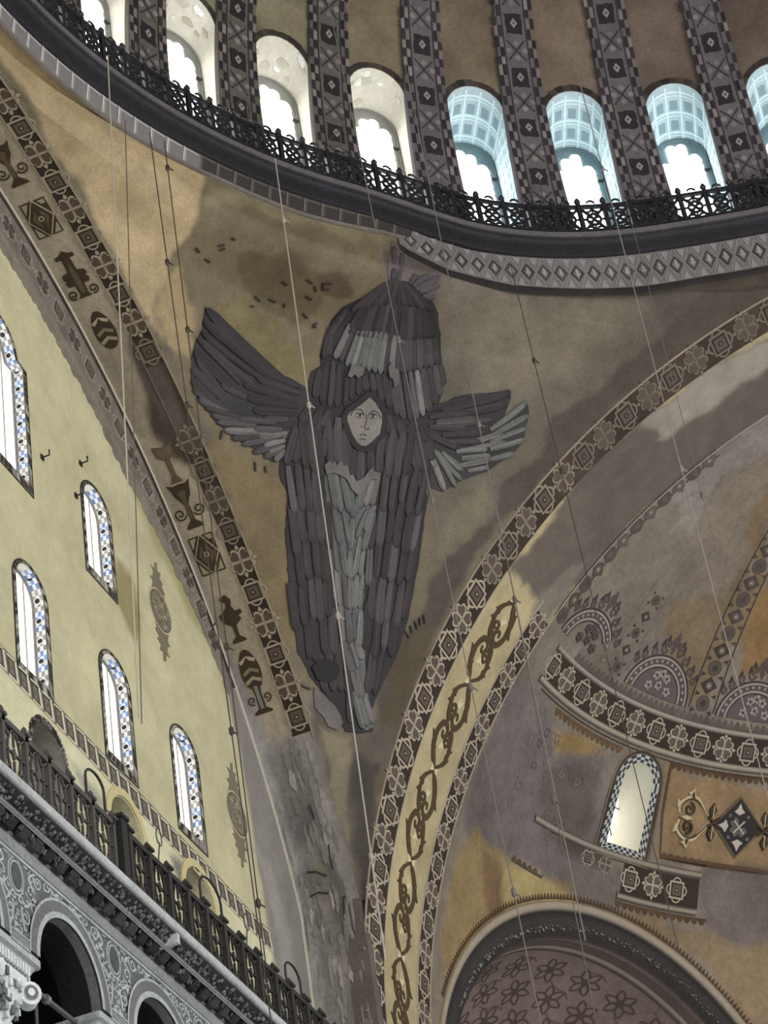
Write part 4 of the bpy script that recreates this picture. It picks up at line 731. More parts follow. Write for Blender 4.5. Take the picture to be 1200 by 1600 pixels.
def scroll_cell(o):
    G = local(F_east, o, 1, 1); mb = MB(); L_ = 2.17
    for s in (1, -1):
        P_ = lambda pts: arr(pts) * s * np.array([L_, 1.0])
        # the long outer stroke from the crossing, swelling and curling into the middle
        ribbon(mb, G, P_(smooth([(-.48, 0), (-.40, -.22), (-.28, -.40), (-.15, -.43), (-.04, -.30), (-.02, -.12), (-.07, .0), (-.14, -.04), (-.15, -.16), (-.10, -.20)])), 1.45 * np.array([.03, .05, .08, .11, .12, .12, .12, .12, .12, .12, .13, .13, .13, .12, .11, .1, .1, .1, .1, .1, .1, .1, .09, .09, .09, .08, .08, .08, .07, .07, .06, .06, .06, .06, .06, .05, .05, .05, .05, .05, .05, .05, .05, .05, .05, .05])[:46], .02, SC)
        ribbon(mb, G, P_(smooth([(-.48, 0), (-.40, .24), (-.30, .38), (-.20, .36), (-.08, .26), (-.03, .10)])), np.linspace(.06, .17, 26), .022, SC)
        ribbon(mb, G, spiral(-.16 * L_ * s, .14 * s, .17, .03, 20 if s > 0 else 200, -1.3, 16), .07, .022, SC)
        for x, y, sg in ((-.36, -.30, -1), (-.22, -.47, -1), (-.33, .34, 1), (-.22, .36, 1)):
            decal(mb, G, P_([(x - .07, y - sg * .02), (x + .04, y + sg * .17), (x + .03, y + sg * .02), (x + .06, y - sg * .06)]), .024, SC)
        decal(mb, G, P_([(-.27, -.16), (-.20, -.05), (-.22, .02), (-.28, .12), (-.25, .0), (-.36, .02), (-.26, -.04), (-.30, -.12)]), .02, SL)
        for y in (-.16, .16): decal(mb, G, P_([(-.505, 0), (-.47, y * .6), (-.46, y * 1.3), (-.49, y), (-.51, y * 1.2)]), .02, SL)
    return mb.build('scroll', M_PAINT, east)
for i in range(-4, 2): scroll_cell((8.10 + 2.17 * i, 1.99))
flat_part(F_east, (11.0, 2.05), 'scroll', [('s', smooth([(-.8, 0), (-.5, -.35), (-.1, -.4), (.3, -.2)]), .09, SC), ('s', smooth([(-.8, 0), (-.5, .35), (-.1, .4), (.2, .3)]), .09, SC)], east)
# ---- tympanum: the wall that closes the north arch
LW = [(1.05, .5), (4.07, .5), (7.25, .5), (10.16, .5)]            # lower windows: centre x, half width
LZB, LZS = -12.05, -10.28
UPW = (7.03, .50, -8.12, -6.48)
def up1(g=0.0):                                    # the big upper window with a shouldered round head
    return np.array([(2.55 - g, -7.80 - g), (4.28 + g, -7.80 - g), (4.28 + g, -5.02 + g), (4.02 + g * .4, -5.00 + g)] + [(3.42 + (.56 + g) * math.cos(t), -5.0 + (.62 + g) * math.sin(t)) for t in np.linspace(.15, math.pi - .15, 14)] + [(2.8 - g * .4, -5.0 + g), (2.55 - g, -5.02 + g)])
holes = [arch_outline(x, r, LZB, LZS) for x, r in LW] + [arch_outline(UPW[0], UPW[1], UPW[2], UPW[3]), up1()]
NICHE = [(1.05, .62), (4.42, .60), (7.25, .62), (10.2, .62)]
NZS = -13.45
holes += [arch_outline(x, r, -16.9, NZS) for x, r in NICHE]
wall_outer = [(-1.5, -17.6), (15.6, -17.6)] + [(NX + (NR + .02) * math.cos(t), NZ + (NR + .02) * math.sin(t)) for t in np.linspace(.0, math.pi * .56, 60)] + [(-1.5, -.5)]
wall_outer = [(x, z) for x, z in wall_outer if x >= -1.5]
def tymp_colour(P):
    c = paint_areas(P, (189, 182, 147), TYMP_AREAS, 21, .3, mottle=.45)
    return c
mb = MB()
sheet(mb, F_tymp, wall_outer, holes, .13, tymp_colour, seed=8)
tymp = mb.build('wall_north', M_PLASTER, smooth=True)
tag(tymp, 'pale yellow plastered tympanum wall with rows of arched windows inside the north arch', 'wall', kind=STRUCT)
WH, GY, BL, BK = lin((228, 228, 226)), lin((146, 138, 134)), lin((112, 134, 178)), lin((52, 48, 44))
def wall_window(idx, out, depth, label, cols_x, z0, z1, jamb_x):
    w = empty('window_%d' % idx, (jamb_x, TY, z0)); tag(w, label, 'window', 'windows in the yellow tympanum', STRUCT)
    inv = Matrix.Translation(-w.location)
    def wp(name, mb, mat):
        o = mb.build(name, mat, w); o.matrix_parent_inverse = inv; return o
    mb = MB()
    loft(mb, [F_tymp(out, 0), F_tymp(out, -depth)], lin((214, 212, 202)), closed=True); wp('reveal', mb, M_CLEAN)
    ctr = out.mean(0)
    mb = MB(); decal(mb, F_tymp, out, -depth + .02, (1, 1, 1), -depth - .02); wp('pane', mb, M_PANE_SOFT)
    mb = MB()                                      # glazing bars
    ribbon(mb, F_tymp, ctr + (out - ctr) * .97, .05, -depth + .05, lin((120, 118, 112)), close=True, base=-depth)
    for x in cols_x[1:-1]: ribbon(mb, F_tymp, [(x, z0), (x, z1)], .025, -depth + .04, lin((150, 148, 140)), base=-depth)
    wp('window_frame', mb, M_CLEAN)
    # border of leaves painted on the wall round the opening
    mb = MB()
    big = ctr + (out - ctr) * np.array([1 + .13 / (np.ptp(out[:, 0]) / 2), 1 + .13 / (np.ptp(out[:, 1]) / 2)])
    n = len(out)
    for i in range(n):
        j = (i + 1) % n; m = max(1, int(np.hypot(*(out[j] - out[i])) / .13))
        for k in range(m):
            a, b = out[i] + (out[j] - out[i]) * k / m, out[i] + (out[j] - out[i]) * (k + 1) / m
            a2, b2 = big[i] + (big[j] - big[i]) * k / m, big[i] + (big[j] - big[i]) * (k + 1) / m
            decal(mb, F_tymp, [a, b, b2, a2], .008, lin((112, 108, 96)) * rnd.uniform(.8, 1.15))
            c = (a + b + a2 + b2) / 4
            decal(mb, F_tymp, c + (np.array([a, b, b2, a2]) - c) * rnd.uniform(.45, .8), .014, rnd.choice([BK, BK, GY, lin((168, 164, 152))]))
    ribbon(mb, F_tymp, big, .03, .014, BK, close=True)
    wp('painted_border', mb, M_PAINT)
    # chequers of blue, white and grey on the jamb that faces the nave
    def jamb(path):
        mb = MB(); path = arr(path); s = np.r_[0, np.cumsum(np.hypot(*np.diff(path, axis=0).T))]
        nd = 4; st = .105; N_ = int(s[-1] / st)
        def at(q): return np.array([np.interp(q, s, path[:, 0]), np.interp(q, s, path[:, 1])])
        for k in range(N_):
            a, b = at(k * st), at((k + 1) * st)
            band = (k // 4) % 2
            for d in range(nd):
                y0 = TY + depth * d / nd; y1 = TY + depth * (d + 1) / nd
                if (d + k) % 2 == 0: c = BL * rnd.uniform(.8, 1.5) if band else GY * rnd.uniform(.8, 1.4)
                else: c = WH * rnd.uniform(.85, 1)
                off = np.array([ctr[0], (z0 + z1) / 2]) - (a + b) / 2; off = off / np.hypot(*off) * .006
                A, B = a + off, b + off
                mb.add([(A[0], y0, A[1]), (B[0], y0, B[1]), (B[0], y1, B[1]), (A[0], y1, A[1])], [(0, 1, 2, 3)], c)
        wp('chequered_jamb', mb, M_CLEAN)
        mb = MB()
        for k in range(2, N_, 4):
            m = at(k * st); off = np.array([ctr[0], m[1]]) - m; off = off / max(np.hypot(*off), .01) * .012; m = m + off
            e = at(min(k * st + .05, s[-1])) - at(k * st - .05); e = e / max(np.hypot(*e), 1e-6)
            for j, (rr, cc) in enumerate(((.075, WH), (.05, BK))):
                mb.add([(m[0] + off[0] * .4 * j + e[0] * rr * math.cos(t), TY + depth * .45 + rr * math.sin(t), m[1] + off[1] * .4 * j + e[1] * rr * math.cos(t)) for t in np.linspace(0, 5.5, 8)], [tuple(range(8))], cc)
        wp('painted_trefoils', mb, M_CLEAN)
    jamb([(out[1][0], z0)] + [tuple(p) for p in out[2:2 + (len(out) - 2) // 2 + 1]])
    return w
for i, (x, r) in enumerate(LW):
    wall_window(20 + i, arch_outline(x, r, LZB, LZS), .24, 'narrow round-headed window in the lower row of the tympanum, %s' % ['cut by the picture edge', 'nearest the bright corner of the upper big window', 'between its two twins', 'beside the grey bare masonry'][i], np.linspace(x - r, x + r, 4), LZB, LZS + r, x)
wall_window(24, arch_outline(*UPW), .24, 'narrow round-headed window alone in the upper tympanum beside the arch', np.linspace(UPW[0] - .5, UPW[0] + .5, 4), UPW[2], UPW[3] + .5, UPW[0])
wall_window(25, up1(), .24, 'largest tympanum window with shouldered head', np.linspace(2.55, 4.28, 5), -7.8, -4.5, 3.42)
# low niches behind the gallery railing
for i, (x, r) in enumerate(NICHE):
    o = arch_outline(x, r, -16.9, NZS); mb = MB()
    loft(mb, [F_tymp(o, 0), F_tymp(o, -.55)], lin((200, 192, 160) if i > 1 else (150, 146, 134)), closed=True)
    decal(mb, F_tymp, o, -.55, lin((150, 150, 146)), -.6)
    n = mb.build('window_%d' % (30 + i), M_OLD); tag(n, ['blind arched recess hidden behind the first railing panels', 'blind arched recess with a dark leaf border behind the left railing', 'blind arched recess with a plain plaster arch behind the thick railing post', 'blind arched recess with damp stains behind the right railing'][i], 'recess', kind=STRUCT)
    if i < 2:
        mb = MB()
        for t in np.linspace(.05, math.pi - .05, 26):
            for q in (1.04, 1.14):
                p = (x + r * q * math.cos(t), NZS + r * q * math.sin(t)); s = rnd.uniform(.03, .055)
                decal(mb, F_tymp, arc(p[0], p[1], s, 0, 300, 6), .012, rnd.choice([BK, GY * .6, lin((90, 84, 70))]))
        for s_ in (-1, 1):
            for z in np.arange(-15.5, NZS, .09): decal(mb, F_tymp, arc(x + s_ * r * 1.08, z, rnd.uniform(.03, .055), 0, 300, 6), .012, rnd.choice([BK, GY * .6]))
        mb.build('painted_border', M_PAINT, n)
    else:
        mb = MB(); ribbon(mb, F_tymp, [(x + (r + .1) * math.cos(t), NZS + (r + .1) * math.sin(t)) for t in np.linspace(0, math.pi, 20)], .16, .03, lin((196, 184, 138))); mb.build('plaster_arch', M_CLEAN, n)
# band of lozenges under the lower windows
mb = MB(); BZ = -12.36; BS = -.044
GB = local(F_tymp, (2.8, BZ), 1, 1, math.atan(BS))
for q in np.arange(-4.3, 10.8, 1.0): decal(mb, GB, [(q, -.20), (min(q + 1, 10.8), -.20), (min(q + 1, 10.8), .20), (q, .20)], .010, lin((112, 106, 94)))
ribbon(mb, GB, [(-4.3, .24), (10.7, .24)], .02, .012, lin((120, 112, 96)))
bandw = mb.build('lozenge_band', M_PAINT, tymp)
x = -1.3
while x < 13.4:
    mb = MB(); G = local(F_tymp, (x, BZ + BS * (x - 2.8)), 1.18, 1.25, math.atan(BS))
    cw, cd = lin((206, 202, 178)), lin((80, 75, 66))
    decal(mb, G, [(-.02, -.16), (.19, -.16), (.13, .16), (-.08, .16)], .014, cd)
    decal(mb, G, [(.02, -.10), (.13, -.10), (.09, .10), (-.02, .10)], .016, lin((118, 112, 100)))
    decal(mb, G, [(.045, -.03), (.075, -.03), (.065, .03), (.035, .03)], .018, cd)
    ribbon(mb, G, [(.245, -.16), (.165, .16)], .05, .018, cw); ribbon(mb, G, [(-.09, .145), (.165, .16)], .03, .018, cw); ribbon(mb, G, [(-.03, -.15), (.245, -.16)], .03, .018, cw)
    mb.build('lozenge', M_PAINT, bandw); x += .405
# patterned border on the tympanum just inside the arch, its inner edge worn ragged
mb = MB(); K1, K2, K3 = lin((72, 65, 58)), lin((150, 144, 132)), lin((110, 102, 92))
def F_arc(p, h=0):        # (arc length, distance inside the arch)
    p = arr(p); t = p[:, 0] / NR; r = NR - p[:, 1]
    return np.stack([NX + r * np.cos(t), 0 * t + TY - h, NZ + r * np.sin(t)], 1)
def width_at(a): return 1.72 if a > 15 else max(.75, .85 + (a - 11) * .21)
a = 9.7
while a < 26:
    st = .17; w0 = width_at(a)
    decal(mb, F_arc, [(a, .0), (a + st, .0), (a + st, .22), (a, .22)], .010, lin((50, 44, 40)) * rnd.uniform(.8, 1.6))
    decal(mb, F_arc, [(a, .22), (a + st, .22), (a + st, w0 * .72), (a, w0 * .72)], .010, lin((116, 107, 98)) * rnd.uniform(.9, 1.08))
    decal(mb, F_arc, [(a, w0 * .72), (a + st, w0 * .72), (a + st, w0 - .22), (a, w0 - .22)], .010, lin((126, 118, 106)) * rnd.uniform(.92, 1.08))
    a += st
a = 9.8; lk = 0
while a < 26:
    w0 = width_at(a); r_ = rnd.uniform(.12, .2); lk += 1
    decal(mb, F_arc, arc(a, w0 - .2 + rnd.uniform(-.04, .04), r_, 0, 340, 12), .011 + .0012 * (lk % 3), lin((124, 116, 104)) * rnd.uniform(.88, 1.08)); a += r_ * 1.5
ribbon(mb, F_arc, [(q, width_at(q) * .72) for q in np.linspace(9.8, 26, 60)], .035, .016, K2 * .8)
ab = mb.build('arch_border', M_OLD, tymp)
for i in range(12):
    for kind, off in (('clover_motif', 0), ('diamond_motif', .72)):
        pos = 25.2 - i * 1.44 - off
        if pos < 10.2: continue
        w0 = width_at(pos) * .7; mb = MB(); G = local(F_arc, (pos, .22 + (w0 - .2) / 2)); s = .66
        (clover(mb, G, s, K2 * .85, K1 * 1.1, .014, 1.0) if kind == 'clover_motif' else rosette(mb, G, s * 1.1, K2 * .85, K3 * .8, K1, .014, .95))
        mb.build(kind, M_OLD, ab)
# medallions with leafy finials
for x, z in ((9.66, -7.25), (12.52, -10.45)):
    mb = MB(); G = local(F_tymp, (x, z)); D1, D2, D3 = lin((118, 110, 92)), lin((150, 142, 118)), lin((92, 84, 70))
    for s in (1, -1):
        fin = [(-.30, .42), (-.22, .60), (-.34, .66), (-.20, .74), (-.16, .9), (-.26, .98), (-.08, 1.0), (-.05, 1.18), (.06, 1.22), (.05, 1.02), (.20, 1.04), (.12, .88), (.28, .82), (.18, .72), (.34, .60), (.24, .54), (.30, .42)]
        decal(mb, G, arr(fin) * s, .008, D1)
    med_ = None
    decal(mb, G, arc(0, 0, .50, 0, 348, 30), .012, lin((178, 168, 140))); decal(mb, G, arc(0, 0, .46, 0, 348, 30), .015, D3); decal(mb, G, arc(0, 0, .42, 0, 348, 30), .018, D1)
    for k in range(46):
        q, r_ = rnd.uniform(0, 6.28), .38 * math.sqrt(rnd.random())
        ribbon(mb, G, spiral(r_ * math.cos(q), r_ * math.sin(q), .06, .015, rnd.uniform(0, 360), .8, 7), .02, .022, rnd.choice([D2, D2, D3, lin((170, 162, 138))]))
    part_label(mb.build('medallion', M_PAINT, tymp), 'round painted medallion with ' + ('finials above and below' if x < 10 else 'a worn top finial'))
for x, z in ((4.85, -6.76), (6.48, -5.75), (6.17, -6.75)):
    mb = MB(); tube(mb, [(x, TY, z), (x, TY - .16, z), (x, TY - .16, z + .12)], .018, lin((40, 36, 32))); box(mb, (x - .05, TY - .03, z - .05), (x + .05, TY, z + .05), lin((40, 36, 32)))
    tag(mb.build('wall_hook', M_IRON), 'small black iron hook ' + {4.85: 'right of the largest window', 6.48: 'just above the top of the narrow upper window', 6.17: 'left of the narrow upper window'}[x], 'hook', 'iron hooks on the tympanum')

# ---- semi-dome of the east side with its exedra and window
XA, XD0, XR0, XD1, XR1 = math.radians(EXEDRA['az']), EXEDRA['d0'], EXEDRA['r0'], EXEDRA['d1'], EXEDRA['r1']
XN = np.array([math.sin(XA), math.cos(XA), 0]); XT = np.array([math.cos(XA), -math.sin(XA), 0]); XC = np.array([SX, EY, EZ])
def F_ex(th, d, r):
    th = np.asarray(th, float); return XC + XN * np.asarray(d).reshape(-1, 1) + np.outer(np.asarray(r) * np.cos(th), XT) + np.outer(np.asarray(r) * np.sin(th), [0, 0, 1])
def az_lat(X):
    d = arr(X) - XC; return np.stack([np.degrees(np.arctan2(d[:, 0], d[:, 1])), np.degrees(np.arcsin(np.clip(d[:, 2] / np.linalg.norm(d, axis=1), -1, 1)))], 1)
th = np.linspace(0, math.pi, 60)
exhole = az_lat(F_ex(th, np.full(60, XD0), XR0))
k = exhole[:, 0] > .4; exh = exhole[k]
WIN_L = (28.6, 34.0)                               # window of the semi-dome: azimuth and springing latitude
SK = math.degrees(1 / ER)
def semiwin(g=0.0, n=14):
    kx = SK / math.cos(math.radians(36)); r = .52 + g
    return arch_outline(0, r, -.60 - g, .98, n) * np.array([kx, SK]) + np.array([WIN_L[0] + .1, 34.4])
# outline: arch edge down to the exedra, round the exedra, out to the right and back over the top
pts = [(0.0, 87.0), (0.0, float(exh[-1][1]))] + [tuple(p) for p in exh[::-1]] + [(float(exh[0][0]) + 6, float(exh[0][1])), (82, 2.0), (82, 87.0)]
def semi_colour(P): return paint_areas(P, (132, 120, 106), SEMI_AREAS, 31, .45, unit=3.9)
mb = MB()
sheet(mb, F_semi, pts, [semiwin()], .75, semi_colour, wy=.5, seed=4)
semi = mb.build('semi_dome', M_OLD, smooth=True)
tag(semi, 'east semi-dome of worn grey plaster and ochre fields with painted ribs and bands', 'vault', kind=STRUCT)
D_, L_, Mm = lin((60, 50, 44)), lin((168, 156, 136)), lin((92, 82, 76))
def lat_band(name, a0, a1, l0, l1, cols, hs, parent=semi, mat=M_PAINT, n=70):
    mb = MB(); a = np.linspace(a0, a1, n)
    ls = np.linspace(l0, l1, len(cols))
    loft(mb, [F_semi(np.stack([a, 0 * a + l], 1), h) for l, h in zip(ls, hs)], np.concatenate([np.repeat(lin(c)[None], n, 0) for c in cols]))
    return mb.build(name, mat, parent)
def scallops(name, a0, a1, l0, hgt, step, col, parent=semi, up=1, mat=M_PAINT):
    mb = MB(); a = a0
    ribbon(mb, F_semi, [(q, l0) for q in np.linspace(a0, a1, 30)], .25, .012, col)
    while a < a1 - step:
        decal(mb, F_semi, [(a, l0), (a + step * .2, l0 + up * hgt * .7), (a + step * .5, l0 + up * hgt), (a + step * .8, l0 + up * hgt * .7), (a + step, l0)], .014, col * rnd.uniform(.85, 1.2)); a += step
    return mb.build(name, mat, parent)
A_END = 80
scallops('scallop_edging', 9, A_END, 45.5, .75, 1.05, lin((92, 82, 76)))
lat_band('moulding', 4.5, A_END, 45.35, 44.75, [(120, 112, 104), (156, 146, 132), (144, 134, 122), (112, 104, 96), (60, 52, 48)], [.01, .04, .05, .04, .01])
bandm = lat_band('border_ground', 5.2, A_END, 44.75, 42.15, [(56, 46, 40), (58, 48, 42), (56, 46, 40)], [.012, .012, .012])
lat_band('moulding', 4.5, A_END, 42.15, 41.45, [(56, 48, 44), (146, 136, 122), (160, 150, 134), (130, 120, 110), (70, 60, 54)], [.01, .04, .05, .04, .01])
i = 0; a = 5.8
while a < 78:
    mb = MB(); G = semi_local(a, 43.45)
    (clover(mb, G, .72, L_ * .92, Mm, .018, .92) if i % 2 else rosette(mb, G, .72, L_ * .92, Mm, D_, .018, .92))
    mb.build('clover_motif' if i % 2 else 'diamond_motif', M_PAINT, semi); a += 3.87; i += 1
scallops('scallop_edging', 10.5, 24.6, 40.75, -.6, 1.0, lin((96, 74, 52)))
scallops('scallop_edging', 33.0, A_END, 41.0, -.55, 1.0, lin((86, 66, 48)))
mb = MB(); ribbon(mb, F_semi, [(q, 41.15) for q in np.linspace(6, A_END, 60)], .10, .016, D_); mb.build('painted_line', M_PAINT, semi)
# ribs of the semi-dome: two lines with a chain of flowers between
for rb, (az_, l1, wd) in enumerate([(17.6, 56.2, 2.1), (35.3, 66, 2.2), (53.0, 70, 2.2), (70.7, 70, 2.2), (0.9, 68, 1.0)]):
    f = 1.0 if rb else .8
    mb = MB(); ll = np.linspace(46.6 if rb else 47.5, l1, 24)
    k_ = lambda l: math.cos(math.radians(46)) / math.cos(math.radians(l))
    for s in (-1, 1):
        if rb == 0 and s > 0: pass
        ribbon(mb, F_semi, [(az_ + s * wd * k_(l) ** .5, l) for l in ll], .16, .014, lin((62, 52, 48)) if rb else lin((120, 112, 104)))
    r_o = mb.build('painted_rib', M_PAINT, semi)
    if rb == 4: az_ = 1.5
    l = 47.3; j = 0
    while l < l1 - .6:
        mb = MB(); G = semi_local(az_, l); s = .52 if rb else .34; c1, c2 = lin((66, 56, 52)) * (1 + .5 * (l > 54)) * (1.6 if rb == 4 else 1), lin((96, 86, 80))
        if j % 2: decal(mb, G, arr([(.5, 0), (0, .42), (-.5, 0), (0, -.42)]) * s, .014, c1); decal(mb, G, arc(0, 0, .2 * s, 0, 320, 7), .018, c2 * 1.2); decal(mb, G, arc(0, 0, .09 * s, 0, 320, 6), .02, lin((150, 140, 128)))
        else:
            decal(mb, G, arc(0, 0, .40 * s, 0, 330, 10), .014, c2 * .8); decal(mb, G, arc(0, 0, .16 * s, 0, 330, 8), .018, c1)
            for sx_ in (-1, 1)[:0 if rb == 4 else 2]: decal(mb, G, arr([(sx_ * .35, .4), (sx_ * .62, .52), (sx_ * .6, .3)]) * s, .014, c1); decal(mb, G, arr([(sx_ * .35, -.4), (sx_ * .62, -.52), (sx_ * .6, -.3)]) * s, .014, c1)
        mb.build('flower', M_PAINT, r_o); l += 1.78; j += 1
# lunettes with crests between the ribs
def lunette(az_, worn=0):
    kx = SK / math.cos(math.radians(47)); mb = MB(); G = local(F_semi, (az_, 46.45), kx, SK)
    c1, c2, c3 = lin((84, 74, 72)), lin((150, 140, 132)), lin((66, 56, 56))
    R1 = 1.02
    if not worn: decal(mb, G, np.concatenate([arc(0, 0, R1 * .74, 0, 180, 18)]) * [1, .95], .012, lin((92, 82, 82)))
    for rr, w_, cc in ((R1 * 1.06, .04, c3), (R1, .05, c2), (R1 * .9, .13, c1), (R1 * .79, .05, c2), (R1 * .74, .03, c3)):
        ribbon(mb, G, arc(0, 0, rr, 0 if not worn else 40, 180, 26) * [1, .95], w_, .014 + .002 * (w_ < .1), cc)
    for t in np.linspace(10, 170, 15): decal(mb, G, arc(R1 * .9 * math.cos(math.radians(t)), R1 * .86 * math.sin(math.radians(t)), .045, 0, 300, 6), .019, c2 * .9)
    for sx_ in (-1, 1):                            # leafy crest
        crest = [(0, 1.10), (.08 * sx_, 1.24), (.02 * sx_, 1.36), (.14 * sx_, 1.30), (.12 * sx_, 1.46), (.02 * sx_, 1.62), (-.02 * sx_, 1.66), (-.04 * sx_, 1.1)]
        decal(mb, G, crest, .014, c1)
        for (cx_, cy_, r_, a0_) in ((.30, 1.17, .14, 0), (.56, 1.02, .13, 330), (.82, .84, .12, 300), (.20, 1.34, .09, 20), (1.02, .66, .10, 280)):
            ribbon(mb, G, spiral(cx_ * sx_, cy_, r_, .03, a0_, 1.1 * sx_, 12), .055, .016, c1)
            decal(mb, G, arr([(cx_ * sx_, cy_ + r_ * .6), (cx_ * sx_ + .10 * sx_, cy_ + r_ + .10), (cx_ * sx_ + .16 * sx_, cy_ + .02)]), .015, c3)
    for (cx_, cy_) in ((0, .28), (-.32, .2), (.32, .2), (-.18, .5), (.18, .5), (0, .58)):
        for q in range(5):
            t = 2 * math.pi * q / 5; decal(mb, G, arc(cx_ + .08 * math.cos(t), cy_ + .08 * math.sin(t), .05, 0, 300, 6), .044, c2 * (1.0 if (q + (cx_ > 0)) % 2 else .8) if not worn else c1)
        decal(mb, G, arc(cx_, cy_, .04, 0, 300, 6), .047, c3)
    return mb.build('lunette', M_PAINT, semi)
lunette(9.2, 1); lunette(26.3); lunette(44.1); lunette(62)
# painted frame round the window, ochre field, lozenge and scroll
mb = MB()
fr = semiwin(.26); fr2 = semiwin(.34); fi = semiwin(.0); fm = semiwin(.20)
ribbon(mb, F_semi, fr, .22, .014, lin((70, 58, 50)), close=True); ribbon(mb, F_semi, fr2, .20, .012, lin((120, 106, 88)), close=True)
fr_o = mb.build('window_border', M_PAINT, semi)
mb = MB(); n = len(fi)
for i in range(n):
    j = (i + 1) % n; m = max(1, int(round(np.hypot(*((fi[j] - fi[i]) / SK)) / .10)))
    for k in range(m):
        for d in range(3):
            q = lambda u, v: (fi[i] + (fi[j] - fi[i]) * u) * (1 - v) + (fm[i] + (fm[j] - fm[i]) * u) * v
            decal(mb, F_semi, [q(k / m, d / 3), q((k + 1) / m, d / 3), q((k + 1) / m, (d + 1) / 3), q(k / m, (d + 1) / 3)], .012, lin((58, 58, 60)) if (k + d + i) % 2 else lin((176, 176, 172)))
mb.build('chequered_border', M_CLEAN, fr_o)
mb = MB()
ribbon(mb, F_semi, [(33.1, 41.0), (33.6, 36), (34.4, 32.2), (50, 32.0), (82, 32)], .35, .012, lin((88, 68, 50)))
mb.build('field_border', M_PAINT, semi)
scallops('scallop_edging', 34.4, 41.0, 32.1, .55, 1.0, lin((88, 68, 50)))
def dtag(az_, lat_, items, name): return flat_part(F_semi, (az_, lat_), name, items, semi, sx=SK / math.cos(math.radians(lat_)), sy=SK, hb=.03, hs=.004)
KK, KW, KG = lin((52, 48, 46)), lin((178, 172, 158)), lin((110, 102, 98))
loz = [('f', [(.74, 0), (0, .78), (-.74, 0), (0, -.78)], lin((104, 90, 70))), ('f', [(.68, 0), (0, .72), (-.68, 0), (0, -.72)], KK)]
for q in range(4):
    t = q * math.pi / 2; d = np.array([math.cos(t), math.sin(t)]); e = np.array([-d[1], d[0]])
    loz += [('f', [d * .30 + e * .0, d * .38 + e * .16, d * .46 + e * .07, d * .60, d * .46 - e * .07, d * .38 - e * .16], KW)]
    t += math.pi / 4; loz += [('f', heart(.62, t - math.pi / 2, 1.0, .24), KG * .8)]
    d = np.array([math.cos(t), math.sin(t)]); e = np.array([-d[1], d[0]]); loz += [('f', [d * .38 + e * .06, d * .44, d * .38 - e * .06, d * .33], KG)]
loz += [('s', [(-.16, -.16), (.16, .16)], .035, KW), ('s', [(-.16, .16), (.16, -.16)], .035, KW)]
for a_ in (44.6, 62.5): dtag(a_, 36.15, loz, 'painted_lozenge')
DS, DL = lin((74, 60, 50)), lin((184, 168, 134))
scr = []
for s in (1, -1):
    scr += [('s', smooth([(.62, 0), (.38, s * .30), (.16, s * .52), (-.12, s * .50), (-.34, s * .30), (-.30, s * .08)]), .07, DL), ('s', smooth([(.62, 0), (.40, s * .26), (.17, s * .46), (-.10, s * .45), (-.29, s * .28), (-.26, s * .10)]), .03, DS),
            ('s', spiral(-.02, s * .22, .17, .04, 90 * s, -1.3 * s), .05, DS), ('f', [(.10, s * .52), (.02, s * .76), (-.06, s * .66), (-.16, s * .62), (-.04, s * .54)], DL), ('f', [(-.30, s * .34), (-.46, s * .42), (-.42, s * .20), (-.34, s * .22)], DL), ('f', [(.06, s * .50), (.02, s * .68), (-.04, s * .60), (-.04, s * .53)], DS),
            ('f', [(.66, s * .08), (.58, s * .30), (.70, s * .48), (.80, s * .30)], DS), ('s', [(.70, s * .10), (.70, s * .42)], .025, DL)]
scr += [('f', [(.1, 0), (-.1, .06), (-.3, .0), (-.1, -.06)], DL), ('s', [(.55, -.12), (.9, .12)], .04, DS), ('s', [(.55, .12), (.9, -.12)], .04, DS)]
dtag(37.5, 36.3, scr, 'painted_scroll')
mir = [(k[0], arr(k[1]) * [-1, 1], *k[2:]) for k in scr]
dtag(51.6, 36.0, mir, 'painted_scroll')
# lower bands, partly lost
lat_band('moulding', 14, 40.3, 31.45, 30.75, [(66, 58, 52), (136, 126, 114), (150, 138, 124), (116, 108, 98), (66, 58, 52)], [.01, .045, .05, .045, .01], n=40)
lat_band('border_ground', 29.5, 40.2, 30.7, 27.9, [(56, 46, 40), (58, 48, 42), (56, 46, 40)], [.012] * 3, n=20)
lat_band('border_ground', 19.8, 27.0, 30.75, 29.3, [(74, 64, 60), (80, 70, 66), (100, 90, 86)], [.012] * 3, n=20)
lat_band('moulding', 29.0, 40.0, 27.85, 27.2, [(66, 58, 52), (136, 126, 114), (150, 138, 124), (116, 108, 98), (66, 58, 52)], [.01, .045, .05, .045, .01], n=20)
for i, a in enumerate((30.6, 33.9, 37.2)):
    mb = MB(); G = semi_local(a, 29.35)
    (clover(mb, G, .66, L_, Mm, .018, 1.0) if i == 1 else rosette(mb, G, .66, L_, Mm, D_, .018, 1.0)); mb.build('clover_motif' if i == 1 else 'diamond_motif', M_PAINT, semi)
for i, a in enumerate((23.9, 26.7)):
    mb = MB(); G = semi_local(a, 30.0); (clover if i else rosette)(mb, G, *((.5, L_ * .7, Mm) if i else (.5, L_ * .7, Mm, D_)), .018); mb.build('clover_motif' if i else 'diamond_motif', M_OLD, semi)
scallops('scallop_edging', 29.0, 41.5, 26.95, -.55, .95, lin((84, 66, 48)))
scallops('scallop_edging', 12.0, 17.6, 26.5, .5, .95, lin((84, 70, 58)))
mb = MB()
for r_ in range(3):
    for k in range(12):
        a = rnd.uniform(7, 22); l = rnd.uniform(30, 40); G = semi_local(a, l)
        ribbon(mb, G, spiral(0, 0, rnd.uniform(.1, .22), .05, rnd.uniform(0, 360), 1, 9), .03, .012, lin((122, 112, 110)) * rnd.uniform(.5, 1.1))
